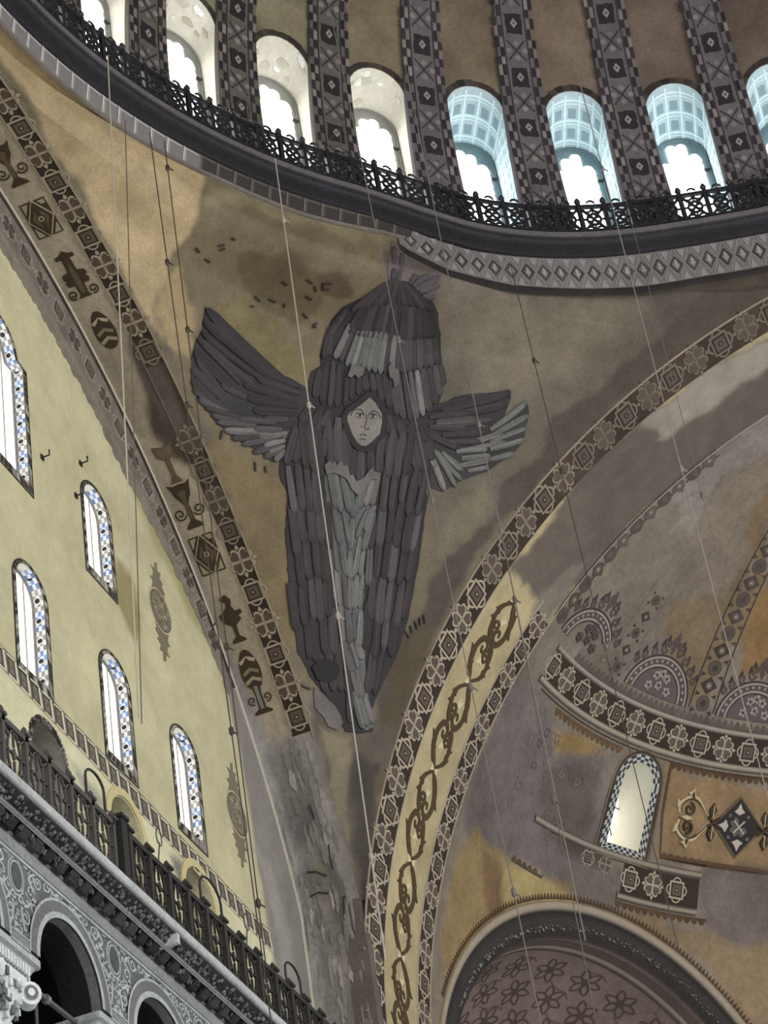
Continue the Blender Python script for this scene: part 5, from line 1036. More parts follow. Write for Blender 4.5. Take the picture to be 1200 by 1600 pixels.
mb.build('faded_ornament', M_OLD, semi)
# window of the semi-dome: deep white reveal, lit pane
so = semiwin(); w = empty('window_40', tuple(F_semi([so.mean(0)])[0])); tag(w, 'small arched window with a black and white chequered border in the east semi-dome', 'window', kind=STRUCT)
inv = Matrix.Translation(-w.location)
Wn = np.array([math.sin(math.radians(28.7)), math.cos(math.radians(28.7)), 0])
mb = MB(); I0 = F_semi(so); I1 = I0 + Wn * 1.25
loft(mb, [I0, I0 + Wn * .4, I1], lin((216, 212, 196)), closed=True); o = mb.build('reveal', M_CLEAN, w); o.matrix_parent_inverse = inv
mb = MB(); mb.add(I1, [tuple(range(len(I1)))], (1, 1, 1)); o = mb.build('pane', M_PANE_SOFT, w); o.matrix_parent_inverse = inv
mb = MB(); c0 = I1.mean(0) - Wn * .02; ax = np.array([Wn[1], -Wn[0], 0])
tube(mb, [c0 - ax * .5, c0 + ax * .5], .02, lin((90, 90, 86))); tube(mb, [c0 + (0, 0, -.9), c0 + (0, 0, .9)], .02, lin((90, 90, 86)))
c1 = I0.mean(0) + Wn * .5 + np.array([0, 0, .62]); tube(mb, [c1 - ax * .52, c1 + ax * .4], .035, lin((70, 72, 60))); o = mb.build('window_bar', M_IRON, w); o.matrix_parent_inverse = inv
# exedra: moulded arch, dark carved band and painted conch
ex = empty('exedra', tuple(XC + XN * XD0)); tag(ex, 'exedra conch with floral painting inside a dark carved arch at the bottom right', 'vault', kind=STRUCT)
inv = Matrix.Translation(-ex.location)
def xp(name, mb, mat=M_PAINT, smooth=False):
    o = mb.build(name, mat, ex, smooth); o.matrix_parent_inverse = inv; return o
th = np.linspace(-.15, math.pi - .03, 130)
def ex_ring(rows, cols):
    mb = MB(); loft(mb, [F_ex(th, np.full(len(th), d), r) for d, r in rows], np.concatenate([np.repeat(lin(c)[None], len(th), 0) for c in cols])); return mb
xp('moulding', ex_ring([(XD0, XR0 + .0), (XD0 - .03, XR0 - .04), (XD0 + .0, XR0 - .08), (XD0 + .02, XR0 - .17), (XD0 + .06, XR0 - .22), (XD0 + .12, XR0 - .25)], [(110, 92, 70), (150, 136, 114), (160, 148, 128), (146, 136, 120), (80, 74, 68), (46, 43, 41)]))
xp('carved_band', ex_ring([(XD0 + .12, XR0 - .25), (XD0 + .10, XR0 - .45), (XD0 + .22, XR0 - .62), (XD1 - .05, XR1 + .12), (XD1, XR1 + .06)], [(52, 48, 46), (64, 60, 58), (58, 54, 52), (54, 50, 48), (70, 62, 58)]), M_STONE)
mb = MB()
for t in np.linspace(0, math.pi - .5, 110):
    for _ in range(2):
        r_ = rnd.uniform(XR1 + .2, XR0 - .5); d_ = XD0 + .14 + (XR0 - .45 - r_) / (XR0 - XR1) * .36
        p = F_ex([t + rnd.uniform(-.01, .01)], [d_], r_)[0]; s = rnd.uniform(.02, .045)
        u = np.array([0, 0, 1.]); v = XT
        mb.add([p + (u * math.cos(q) + v * math.sin(q)) * s - XN * .02 for q in np.linspace(0, 5.2, 6)], [tuple(range(6))], lin((110, 106, 102)) * rnd.uniform(.6, 1.6))
xp('carved_leaves', mb, M_STONE)
mb = MB()
for t in np.linspace(0, math.pi - .45, 150):
    decal(mb, lambda p, h=0: np.concatenate([F_ex([a_], [XD0 - .02 - h - (r_ - XR0) * .45], r_) for a_, r_ in arr(p)]), [(t, XR0 + .03), (t + .016, XR0 + .03), (t + .008, XR0 + .16)], .01, lin((82, 62, 44)))
xp('scallop_edging', mb)
def F_conch(p, h=0):                               # (angle round the arch, depth angle)
    p = arr(p); q = p[:, 1]; rr = XR1 + .09 - h
    return XC + XN * (XD1 + (rr * .9 * np.sin(q)).reshape(-1, 1)) + np.outer(rr * np.cos(q) * np.cos(p[:, 0]), XT) + np.outer(rr * np.cos(q) * np.sin(p[:, 0]), [0, 0, 1])
def conch_colour(P):
    c = np.repeat(lin((128, 112, 104))[None], len(P), 0); v = 1 + fbm(P, 3, 2, 4) * .5; return c * v[:, None]
mb = MB(); sheet(mb, F_conch, [(-.2, 0), (math.pi - .02, 0), (math.pi - .02, 1.45), (-.2, 1.45)], [], .08, conch_colour); xp('conch', mb, M_OLD, True)
mb = MB()
for q, cc, w_ in ((.05, (96, 84, 78), .05), (.085, (150, 136, 122), .02), (.11, (84, 72, 66), .012)): ribbon(mb, F_conch, [(t, q) for t in np.linspace(-.1, 2.75, 70)], w_, .012, lin(cc))
xp('inner_border', mb)
for row, q in enumerate((.24, .40, .56, .72, .88, 1.04)):
    for i in range(13):
        t = .12 + i * .215 + (.107 if row % 2 else 0)
        if t > 2.75: continue
        kq = 1 / max(math.cos(q), .2) / XR1
        mb = MB(); G = local(F_conch, (t, q), kq, 1 / XR1, rnd.uniform(-.2, .2)); c1 = lin((84, 70, 64)); c2 = lin((112, 98, 90))
        for k in range(6):
            a_ = k * math.pi / 3; d = 1.25 * np.array([math.cos(a_), math.sin(a_)]); e = np.array([-d[1], d[0]])
            ribbon(mb, G, smooth([d * .04, d * .18 + e * .09, d * .36, d * .18 - e * .09, d * .04], 3), .05, .014, c1)
        decal(mb, G, arc(0, 0, .07, 0, 320, 8), .018, c1)
        if i % 2 == 0: ribbon(mb, G, smooth([(-.45, -.3), (-.2, -.42), (.1, -.38), (.4, -.5)], 4), .05, .012, c2 * .8)
        o = mb.build('painted_flower', M_PAINT, ex); o.matrix_parent_inverse = inv
# ---- gallery: arcade wall, cornice, railing
GWY, GLY, GRY = 15.05, 14.55, 14.70                # planes of the arcade wall, the cornice edge and the railing
def F_wall(p, h=0): p = arr(p); return np.stack([p[:, 0], 0 * p[:, 0] + GWY - h, p[:, 1]], 1)
ARC = [-1.46, 1.48, 4.42, 7.36, 10.3]; AR, AZS = .925, -19.32
WTOP = -17.78
arches = [arch_outline(x, AR, -22.6, AZS, 20) for x in ARC]
g0, g1, g2 = lin((150, 152, 150)), lin((176, 180, 178)), lin((96, 98, 98))
def arcade_colour(P):
    v = 1 + fbm(P, 7, 1.2, 4) * .5; return np.clip(lin((100, 102, 101))[None] * v[:, None], 0, .9)
mb = MB()
wo = [(-3.4, AZS - .06)]
for x in ARC: wo += [(x - AR, AZS - .06)] + [(x + AR * math.cos(t), AZS + AR * math.sin(t)) for t in np.linspace(math.pi, 0, 24)] + [(x + AR, AZS - .06)]
wo += [(13, AZS - .06), (13, WTOP + .3), (-3.4, WTOP + .3)]
sheet(mb, F_wall, wo, [], .22, arcade_colour)
arc_o = mb.build('wall_gallery', M_STONE)
tag(arc_o, 'grey marble arcade wall of the gallery inlaid with pale scrolls', 'wall', kind=STRUCT)
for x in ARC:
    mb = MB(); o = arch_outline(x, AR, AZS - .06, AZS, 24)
    loft(mb, [F_wall(o[1:], 0), F_wall(o[1:], -.14)], lin((120, 120, 118))); loft(mb, [F_wall(o[1:], -.14), F_wall(o[1:], -.6)], lin((36, 35, 34))); mb.build('arch_soffit', M_STONE, arc_o)  # inner part: dark marble with shade put into its near-black colour
    mb = MB(); t = np.linspace(-.02, math.pi + .02, 40)
    for r0, r1, c in ((AR, AR + .09, g1), (AR + .09, AR + .25, g0 * .55), (AR + .25, AR + .29, g1)):
        loft(mb, [F_wall(np.stack([x + r * np.cos(t), AZS + r * np.sin(t)], 1), .035 if c is not g0 else .02) for r in (r0, r1)], c)
    mb.build('arch_moulding', M_STONE, arc_o)
mb = MB()
for zc_, hh, c, pr_ in ((WTOP - .11, .10, g0 * .85, .05), (WTOP - .24, .02, g1, .04), (AZS + .10, .012, g1, .04), (AZS + .02, .06, g0 * .8, .03), (AZS - .06, .012, g1, .04)):
    xs = [-3.4] + [v for x in ARC for v in (x - AR - .28, x + AR + .28)] + [13] if zc_ < -19 else [-3.4, 13]
    for a, b in zip(xs[::2], xs[1::2]):
        if b - a > .05: box(mb, (a, GWY - pr_, zc_ - hh), (b, GWY, zc_ + hh), c)
mb.build('string_course', M_STONE, arc_o)
# inlaid vine scrolls and round medallions of the spandrels
for si, x in enumerate([a + 1.47 for a in ARC[:-1]] + [-2.93]):
    mb = MB(); z = -18.32; G = local(F_wall, (x, z))
    for rr, c in ((.30, g1), (.27, g2), (.24, g1), (.21, g2 * .8), (.15, lin((86, 88, 88)))): decal(mb, G, arc(0, 0, rr, 0, 345, 24) * [.75, 1], .010 + (.30 - rr) * .08, c)
    mb.build('inlaid_roundel', M_STONE, arc_o)
    mb = MB()
    for s in (-1, 1):
        vine = smooth([(s * .18, -.75), (s * .12, -.45), (s * .34, -.30), (s * .52, -.05), (s * .36, .12), (s * .60, .30), (s * .9, .32), (s * 1.1, .22), (s * 1.35, .34)], 4)
        ribbon(mb, G, vine, .035, .014, g1 * 1.1)
        for (cx_, cy_, r_, a0_, tn) in ((.40, -.08, .16, 200, 1.4), (.22, -.55, .13, 90, -1.4), (.62, .18, .13, 150, 1.4), (.88, .24, .11, 100, -1.4), (1.12, .36, .09, 200, 1.3), (.48, -.32, .10, 30, 1.2), (.10, -.34, .09, 300, 1.2), (.30, .32, .10, 60, 1.3), (.10, .40, .07, 0, 1.2), (.76, .40, .07, 0, 1.2), (.34, -.80, .08, 0, 1.2), (.06, -.80, .07, 90, 1.2), (.52, -.55, .07, 0, 1.2), (1.34, .30, .07, 0, 1.2)):
            ribbon(mb, G, spiral(s * cx_, cy_, r_, .02, a0_ if s > 0 else 180 - a0_, tn * s, 14), .026, .014, g1)
            for q in range(3):
                b = rnd.uniform(0, 6.28); px_, py_ = s * cx_ + r_ * 1.3 * math.cos(b), cy_ + r_ * 1.3 * math.sin(b)
                if math.hypot(px_ - s * 1.47, py_ + 1.0) > AR + .32 and abs(px_) < 1.4 and -.85 < py_ < .34:
                    decal(mb, G, [(px_, py_), (px_ + .05 * math.cos(b + .7), py_ + .05 * math.sin(b + .7)), (px_ + .12 * math.cos(b), py_ + .12 * math.sin(b)), (px_ + .05 * math.cos(b - .7), py_ + .05 * math.sin(b - .7))], .013, g1 * rnd.uniform(.8, 1.1))
    for q in range(150):
        px_, py_ = rnd.uniform(-1.4, 1.4), rnd.uniform(-.95, .36)
        if math.hypot(abs(px_) - 1.47, py_ + 1.0) > AR + .32 and (abs(px_) > .3 or abs(py_) > .33): decal(mb, G, arc(px_, py_, rnd.uniform(.018, .04), 0, 300, 5), .012, g1 * rnd.uniform(.6, 1.1))
    mb.build('inlaid_vine', M_STONE, arc_o)
# room behind the arcade, its darkness put into near-black walls
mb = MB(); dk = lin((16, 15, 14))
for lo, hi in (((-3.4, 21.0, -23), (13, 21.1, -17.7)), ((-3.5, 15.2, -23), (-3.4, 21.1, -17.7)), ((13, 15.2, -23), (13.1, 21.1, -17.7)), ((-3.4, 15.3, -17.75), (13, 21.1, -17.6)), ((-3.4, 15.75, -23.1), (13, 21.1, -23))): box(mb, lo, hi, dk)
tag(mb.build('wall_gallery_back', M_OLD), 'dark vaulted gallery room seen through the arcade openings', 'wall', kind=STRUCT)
mb = MB(); box(mb, (-3.4, GWY - .3, WTOP + .35), (13.2, TY + .02, WTOP + .42), lin((120, 116, 108)))
tag(mb.build('floor_gallery', M_STONE), 'narrow stone walkway behind the gallery railing', 'floor', kind=STRUCT)
# columns and capitals of the arcade
def gallery_column(x, label):
    c = empty('marble_column', (x, GWY + .60, -22.6)); tag(c, label, 'column', 'columns of the gallery arcade', STRUCT)
    inv = Matrix.Translation(-c.location)
    def cp(name, mb, mat=M_STONE, sm=False):
        o = mb.build(name, mat, c, sm); o.matrix_parent_inverse = inv; return o
    y = GWY + .60; W = lin((226, 230, 228)); W2 = lin((120, 122, 120))
    def sq(z, h, r=0.0):                           # rounded square ring
        return [(x + h * (abs(math.cos(t)) ** (1 - r)) * np.sign(math.cos(t)), y + h * (abs(math.sin(t)) ** (1 - r)) * np.sign(math.sin(t)), z) for t in np.linspace(0, 2 * math.pi, 33)[:-1]]
    mb = MB(); loft(mb, [sq(AZS - .06, .62, .9), sq(AZS - .16, .62, .9), sq(AZS - .18, .56, .9), sq(AZS - .36, .47, .9)], lin((180, 184, 182)), closed=True); cp('impost_block', mb)
    mb = MB()
    for s in range(4):
        for k in range(11):
            u = -.44 + .08 * k; z = AZS - .27
            px_, py_ = ((u, -.53), (u, .53), (-.53, u), (.53, u))[s]
            box(mb, (x + px_ - .022, y + py_ - .022, z - .07), (x + px_ + .022, y + py_ + .022, z + .07), W)
    cp('bead_row', mb)
    mb = MB(); loft(mb, [sq(AZS - .36, .50, .75), sq(AZS - .50, .50, .7), sq(AZS - .75, .45, .5), sq(AZS - 1.0, .36, .2), sq(AZS - 1.15, .30, 0), sq(AZS - 1.18, .33, 0), sq(AZS - 1.24, .33, 0)], W, closed=True); cp('capital', mb, M_STONE, True)
    for sx_ in (-1, 1):
        for sy_ in (-1, 1):
            mb = MB()
            for r0, r1 in ((.15, .10), (.10, .05), (.05, .0)):
                cx_, cy_, cz_ = x + sx_ * .47, y + sy_ * .47, AZS - .58
                dirv = np.array([sx_, sy_, 0]) / math.sqrt(2); nv = np.array([sx_, -sy_, 0]) / math.sqrt(2)
                cc = np.array([cx_, cy_, cz_])
                ring_ = lambda r, o: [cc + dirv * r * math.cos(t) + np.array([0, 0, r * 1.15 * math.sin(t)]) + nv * o for t in np.linspace(0, 2 * math.pi, 17)[:-1]]
                loft(mb, [ring_(r0, -.10 - (.15 - r0) * .3), ring_(r0, .10 + (.15 - r0) * .3)], W, closed=True)
                for o in (-.10 - (.15 - r0) * .3, .10 + (.15 - r0) * .3): loft(mb, [ring_(r0, o), ring_(max(r1, .005), o * 1.0)], W if r0 != .10 else W2, closed=True)
            cp('volute', mb)
    mb = MB()
    for s in range(4):                             # drilled leaves on each face
        for k in range(26):
            u, v = rnd.uniform(-.36, .36), rnd.uniform(-1.05, -.45); f = np.interp(v, [-1.15, -.75, -.4], [.31, .45, .51])
            if abs(u) > f - .06: continue
            p = [(x + u, y - f), (x + u, y + f), (x - f, y + u), (x + f, y + u)][s]; r_ = rnd.uniform(.02, .045)
            box(mb, (p[0] - r_, p[1] - r_, AZS + v - r_ * 1.6), (p[0] + r_, p[1] + r_, AZS + v + r_ * 1.6), W * rnd.choice([.22, .5, .9, 1]))
    cp('carved_leaf', mb)
    mb = MB(); tube(mb, [(x, y, -22.6), (x, y, -21.5), (x, y, AZS - 1.24)], [.34, .32, .29], lin((110, 114, 112)), 28); cp('shaft', mb, M_STONE, True)
    mb = MB(); tube(mb, [(x, y, AZS - 1.34), (x, y, AZS - 1.24)], [.36, .36], lin((96, 100, 98)), 28); cp('collar', mb, M_STONE, True)
gallery_column(0.01, 'white marble gallery column with volute capital at the lower left corner')
gallery_column(2.95, 'white marble gallery column whose capital just shows under the second spandrel')
mb = MB(); tube(mb, [(.5, 15.42, -19.46), (2.46, 15.42, -19.46)], .045, lin((92, 90, 86))); tube(mb, [(1.42, 15.42, -19.46), (1.50, 15.42, -19.46)], .07, lin((130, 128, 122)), 8)
tag(mb.build('tie_rod', M_IRON), 'iron tie rod with a clamp spanning the arch between two capitals', 'rod')
mb = MB(); tube(mb, [(1.14, 15.42, -19.47), (1.14, 15.42, -22)], .025, lin((90, 90, 88)))
tag(mb.build('hanging_pole', M_IRON), 'thin grey pole hanging in the dark gallery opening', 'pole')
# cornice: white edge, two carved slopes and brackets
cx0, cx1 = -3.4, 13.2
def crow(y, z, n=60): x = np.linspace(cx0, cx1, n); return np.stack([x, 0 * x + y, 0 * x + z], 1)
mb = MB()
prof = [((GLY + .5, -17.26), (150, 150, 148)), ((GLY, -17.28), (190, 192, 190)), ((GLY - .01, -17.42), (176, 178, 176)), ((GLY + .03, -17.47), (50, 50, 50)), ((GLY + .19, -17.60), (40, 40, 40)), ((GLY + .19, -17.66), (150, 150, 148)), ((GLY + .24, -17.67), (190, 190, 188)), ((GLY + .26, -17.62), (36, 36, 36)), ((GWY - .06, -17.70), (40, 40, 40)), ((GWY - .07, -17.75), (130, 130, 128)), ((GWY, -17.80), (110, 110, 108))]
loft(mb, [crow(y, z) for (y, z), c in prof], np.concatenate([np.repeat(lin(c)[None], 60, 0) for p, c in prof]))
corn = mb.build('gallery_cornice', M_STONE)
tag(corn, 'projecting gallery cornice with a white edge and dark carved underside', 'cornice', kind=STRUCT)
x = cx0
while x < 13:
    mb = MB(); c = lin((60, 60, 60)) * rnd.uniform(.5, 1.4); w_ = .20
    loft(mb, [[(x, GWY - .06, -17.78), (x + w_, GWY - .06, -17.78), (x + w_, GWY - .06, -17.66), (x, GWY - .06, -17.66)], [(x, GWY - .14, -17.78), (x + w_, GWY - .14, -17.78), (x + w_, GWY - .14, -17.62), (x, GWY - .14, -17.62)], [(x + .01, GWY - .24, -17.70), (x + w_ - .01, GWY - .24, -17.70), (x + w_, GWY - .24, -17.6), (x, GWY - .24, -17.6)]], c, closed=True)
    mb.add([(x + .01, GWY - .24, -17.70), (x + w_ - .01, GWY - .24, -17.70), (x + w_, GWY - .24, -17.6), (x, GWY - .24, -17.6)], [(0, 1, 2, 3)], c)
    mb.build('bracket', M_STONE, corn); x += .365
mb = MB()
for k in range(620):
    x = rnd.uniform(cx0, 13); row = rnd.random(); y = GLY + (.05 + .15 * row); z = -17.49 - .11 * row; s = rnd.uniform(.02, .045)
    V = [(x - s, y - s * .8, z), (x + s, y - s * .8, z), (x + s * .6, y + s, z - .02), (x - s * .6, y + s, z - .02), (x, y, z - .045)]
    mb.add(V, [(0, 1, 4), (1, 2, 4), (2, 3, 4), (3, 0, 4)], lin((120, 120, 118)) * rnd.uniform(.25, 1.2))
for k in range(520):
    x = rnd.uniform(cx0, 13); row = rnd.random(); y = GLY + .28 + .14 * row; z = -17.68 - .05 * row; s = rnd.uniform(.02, .05)
    V = [(x - s, y - s * .8, z + .02), (x + s, y - s * .8, z + .02), (x + s * .6, y + s, z), (x - s * .6, y + s, z), (x, y, z - .05)]
    mb.add(V, [(0, 1, 4), (1, 2, 4), (2, 3, 4), (3, 0, 4)], lin((120, 120, 118)) * rnd.uniform(.15, 1.1))
mb.build('carved_leaves', M_STONE, corn, kind='stuff')
mb = MB(); box(mb, (4.16, GLY - .02, -17.66), (4.24, GWY - .1, -17.5), lin((196, 198, 196))); part_label(mb.build('joint_block', M_STONE, corn), 'pale joint across the carved slopes')
# iron railing of the gallery
IR = lin((46, 43, 40)); IR2 = lin((92, 90, 86))
def gallery_rail(x0, x1, zt, zb, y, label, col, pitch, thick):
    r = empty('gallery_railing', (x0, y, zb)); tag(r, label, 'railing', 'railings of the gallery')
    inv = Matrix.Translation(-r.location)
    def gp(name, mb, parent=None):
        o = mb.build(name, M_IRON, parent or r)
        if parent is None: o.matrix_parent_inverse = inv
        return o
    mb = MB(); box(mb, (x0, y - .04, zt - .06), (x1, y + .04, zt + .03), col); gp('top_rail', mb)
    mb = MB(); box(mb, (x0, y - .03, zb + .06), (x1, y + .03, zb + .12), col); gp('bottom_rail', mb)
    n = int(round((x1 - x0) / pitch)); P = (x1 - x0) / n
    for i in range(n + 1):
        x = x0 + i * P; mb = MB()
        box(mb, (x - thick, y - thick, zb), (x + thick, y + thick, zt + .06), col)
        box(mb, (x - thick * 1.7, y - thick * 1.7, zt + .04), (x + thick * 1.7, y + thick * 1.7, zt + .09), col)
        tube(mb, [(x, y, zt + .09), (x, y, zt + .13), (x, y, zt + .17), (x, y, zt + .21)], [.02, .045, .04, .008], col, 6); gp('post', mb)
        if i == n: break
        mb = MB(); cx_, cz_ = x + P / 2, (zt + zb) / 2 + .03; hw_, hh_ = P / 2 - thick, (zt - zb) / 2 - .08
        def F_r(p, h=0): p = arr(p); return np.stack([p[:, 0], 0 * p[:, 0] + y - h, p[:, 1]], 1)
        def bar(pts, w_, close=False): ribbon(mb, F_r, pts, w_, .018, col, close=close, base=-.018)
        bar(arc(0, 0, 1, 0, 350, 22) * [hw_ * .62, hh_ * .98] + [cx_, cz_], .03, True)
        decal(mb, F_r, np.array([(0, .16), (.12, 0), (0, -.16), (-.12, 0)]) * [hw_, hh_] * 1.6 + [cx_, cz_], .02, col, -.02)
        for s in (-1, 1):
            bar([(cx_ - s * hw_, cz_ + hh_ * .98), (cx_ - s * hw_ * .42, cz_ + hh_ * .55)], .028); bar([(cx_ - s * hw_, cz_ - hh_ * .98), (cx_ - s * hw_ * .42, cz_ - hh_ * .55)], .028)
            bar([(cx_ + s * hw_, cz_), (cx_ + s * hw_ * .25, cz_)], .026)
            bar([(cx_, cz_ + s * hh_), (cx_, cz_ + s * hh_ * .3)], .026)
        gp('lattice_panel', mb)
    return r
gallery_rail(-2.9, 2.50, -16.34, -17.27, GRY, 'dark iron gallery railing with oval lattice panels left of the thick post', lin((74, 70, 66)), .69, .04)
gallery_rail(2.92, 12.4, -16.36, -17.27, GRY - .05, 'black iron gallery railing right of the thick post with a close row of posts', IR, .683, .05)
mb = MB(); box(mb, (2.63, GRY - .10, -17.28), (2.82, GRY + .06, -16.2), lin((36, 34, 34))); box(mb, (2.60, GRY - .13, -16.2), (2.85, GRY + .09, -16.14), lin((36, 34, 34)))
box(mb, (2.60, GRY - .13, -17.28), (2.85, GRY + .09, -17.2), lin((36, 34, 34)))
tag(mb.build('railing_post', M_IRON), 'thick square iron post where the two gallery railings meet', 'post')
def bent_rod(pts, label, r=.022, col=(44, 42, 40), group='bent iron rods on the railings'):
    mb = MB(); tube(mb, pts, r, lin(col)); tag(mb.build('bent_rod', M_IRON), label, 'rod', group)
def hook_at(x, z, w_, h_, label):
    y = GRY; t = np.linspace(math.pi, 0, 9)
    bent_rod([(x, y, z)] + [(x + w_ / 2 + w_ / 2 * math.cos(a), y, z + h_ + w_ * .35 * math.sin(a)) for a in t] + [(x + w_, y, z)], label)
hook_at(1.7, -16.28, .6, .35, 'bent iron rod arching over the rail beside the thick post')
hook_at(5.65, -16.26, .8, .35, 'bent iron rod arching over the middle of the black railing')
hook_at(9.05, -16.3, .65, .35, 'bent iron rod arching over the far right end of the black railing')
for i, (x, z, lb) in enumerate([(4.2, -15.75, 'thin wire loop standing above the railing near the plaster arch'), (7.5, -15.75, 'thin wire loop standing above the railing below the lozenge band end')]):
    bent_rod([(x - .12, GRY, -16.3), (x, GRY, z - .1)] + [(x + .1 * math.cos(t), GRY, z + .16 * math.sin(t)) for t in np.linspace(-1.5, 4.2, 10)], lb, .012, (84, 80, 72), 'wire loops above the railing')

# ---- iron railing round the foot of the dome
RR = RX - .44; DI = lin((30, 29, 34))
dr = empty('dome_railing', tuple(ring_pt(np.array([50.]), RR, np.array([1.4]))[0])); tag(dr, 'black wrought iron railing running round the foot of the dome in front of the windows', 'railing')
inv = Matrix.Translation(-dr.location)
def rail_base(a): return np.interp(a, az, cz) + .42
az = np.linspace(-6, 104, 150)
H_R = .80
def F_rail(p, h=0): p = arr(p); return ring_pt(p[:, 0], RR - h, rail_base(p[:, 0]) + p[:, 1])
def dpart(name, mb):
    o = mb.build(name, M_IRON, dr); o.matrix_parent_inverse = inv; return o
aa = np.linspace(-4, 102, 160)
for name, z0, z1 in (('top_rail', H_R - .05, H_R + .03), ('bottom_rail', .03, .08)):
    mb = MB(); loft(mb, [F_rail(np.stack([aa, 0 * aa + z], 1), h) for z, h in ((z0, -.04), (z0, .04), (z1, .04), (z1, -.04), (z0, -.04))], DI); dpart(name, mb)
st = PITCH / 4; a = AZ0 - 3 * PITCH - 4.5 + .0; i = 0
KR = D2M * RR / 15.6
while a < 100:
    mb = MB(); w_ = .05 / KR
    decal(mb, F_rail, [(a - w_, 0), (a + w_, 0), (a + w_, H_R + .08), (a - w_, H_R + .08)], .045, DI, -.045)
    c = F_rail([(a, H_R + .08), (a, H_R + .14), (a, H_R + .20), (a, H_R + .27)]); tube(mb, c, [.03, .075, .06, .012], DI, 7)
    dpart('post', mb)
    mb = MB(); G = local(F_rail, (a + st / 2, H_R / 2), 1 / KR, 1); hw_, hh_ = st * KR / 2 - .04, H_R / 2 - .06
    def bar(pts, w_, close=False): ribbon(mb, G, pts, w_, .02, DI, close=close, base=-.02)
    bar(arc(0, 0, hh_ * .48, 0, 345, 16), .055, True)
    for s in (-1, 1):
        bar([(-hw_, -s * hh_), (hw_, s * hh_)], .055)
        for q in (-1, 1): bar(arc(q * hw_ * .5, s * hh_, .12, 180 if s > 0 else 0, 360 if s > 0 else 180, 8), .045)
        bar([(0, s * hh_), (0, s * hh_ * .48)], .035); bar([(s * hw_, 0), (s * hh_ * .48, 0)], .035)
    for q in range(4): decal(mb, G, arc(.13 * math.cos(q * 1.571 + .785), .13 * math.sin(q * 1.571 + .785), .05, 0, 320, 6), .024, DI, -.024)
    bar(arc(0, H_R / 2 + .07, .10, 0, 180, 8), .035)
    dpart('lattice_panel', mb)
    a += st; i += 1
for k, wa in enumerate(WIN_AZ[1:9]):
    a = wa + 2.0; p = F_rail([(a, H_R), (a + 1.6, H_R + .05), (a + 1.75, H_R + .85), (a + .6, H_R + .35)], .10)
    bent_rod([tuple(p[1]), tuple(p[2]), tuple(p[3])], 'thin bent wire standing on the dome railing before the %s window' % ['first', 'second', 'third', 'fourth', 'fifth', 'sixth', 'seventh', 'eighth'][k], .014, (58, 58, 58), 'bent wires on the dome railing')

# ---- the seraph of mosaic on the pendentive
ser = empty('seraph_mosaic', tuple(P_st([(-.5, -1.0)])[0]))
tag(ser, 'dark six-winged seraph with a pale bare face in mosaic on the pendentive', 'mosaic')
inv = Matrix.Translation(-ser.location)
TONES = [lin(c) for c in ((51, 44, 46), (59, 52, 54), (72, 66, 67), (102, 97, 95), (94, 94, 91), (84, 86, 84))]
def mantle(name, outline, h, col, seed):
    mb = MB()
    def cf(P): return np.clip(lin(col)[None] * (1 + fbm(P, seed, 1.6, 4) * 1.0)[:, None], .004, .9)
    o = arr(outline); out = []
    for i in range(len(o)):                        # slightly wavering outline
        a, b = o[i], o[(i + 1) % len(o)]
        n = max(1, int(np.hypot(*(b - a)) / .12)); out += [a + (b - a) * k / n + rnd.uniform(-.012, .012) for k in range(n)]
    sheet(mb, lambda p, hh=0: P_st(p, h), out, [], .16, cf, seed=seed)
    ob = np.array(out); loft(mb, [P_st(np.r_[ob, ob[:1]], h), P_st(np.r_[ob, ob[:1]], -.02)], lin(col) * .6)
    w = mb.build(name, M_MOSAIC, ser); w.matrix_parent_inverse = inv; return w
WING = {}
WING['tip'] = mantle('wing_tip', SERAPH['tip'], .016, (92, 84, 82), 2)
WING['right'] = mantle('side_wing', SERAPH['right'], .018, (52, 48, 48), 3)
WING['left'] = mantle('side_wing', SERAPH['left'], .018, (46, 43, 46), 4)
WING['upper'] = mantle('upper_wings', SERAPH['upper'], .022, (42, 38, 41), 5)
WING['lower'] = mantle('lower_wings', SERAPH['lower'], .026, (42, 38, 40), 6)
WING['chest'] = mantle('breast_feathers', SERAPH['chest'], .032, (92, 90, 90), 7)
part_label(WING['chest'], 'pale grey green breast feathers between the lower wings')
ft = mantle('foot', SERAPH['foot'], .03, (98, 92, 90), 9)
stn = mantle('stain', SERAPH['stain'], .075, (27, 23, 23), 10)
part_label(stn, 'round black stain on the lower wing')
for pk, hh_ in (('patch1', .10), ('patch2', .10), ('patch3', .10)):
    w = mantle('bare_patch', SERAPH[pk], hh_, (96, 92, 90), 14); part_label(w, 'plain grey repaired patch with a toothed edge')
BASEH = dict(tip=.02, right=.024, left=.024, upper=.028, lower=.032, chest=.04)
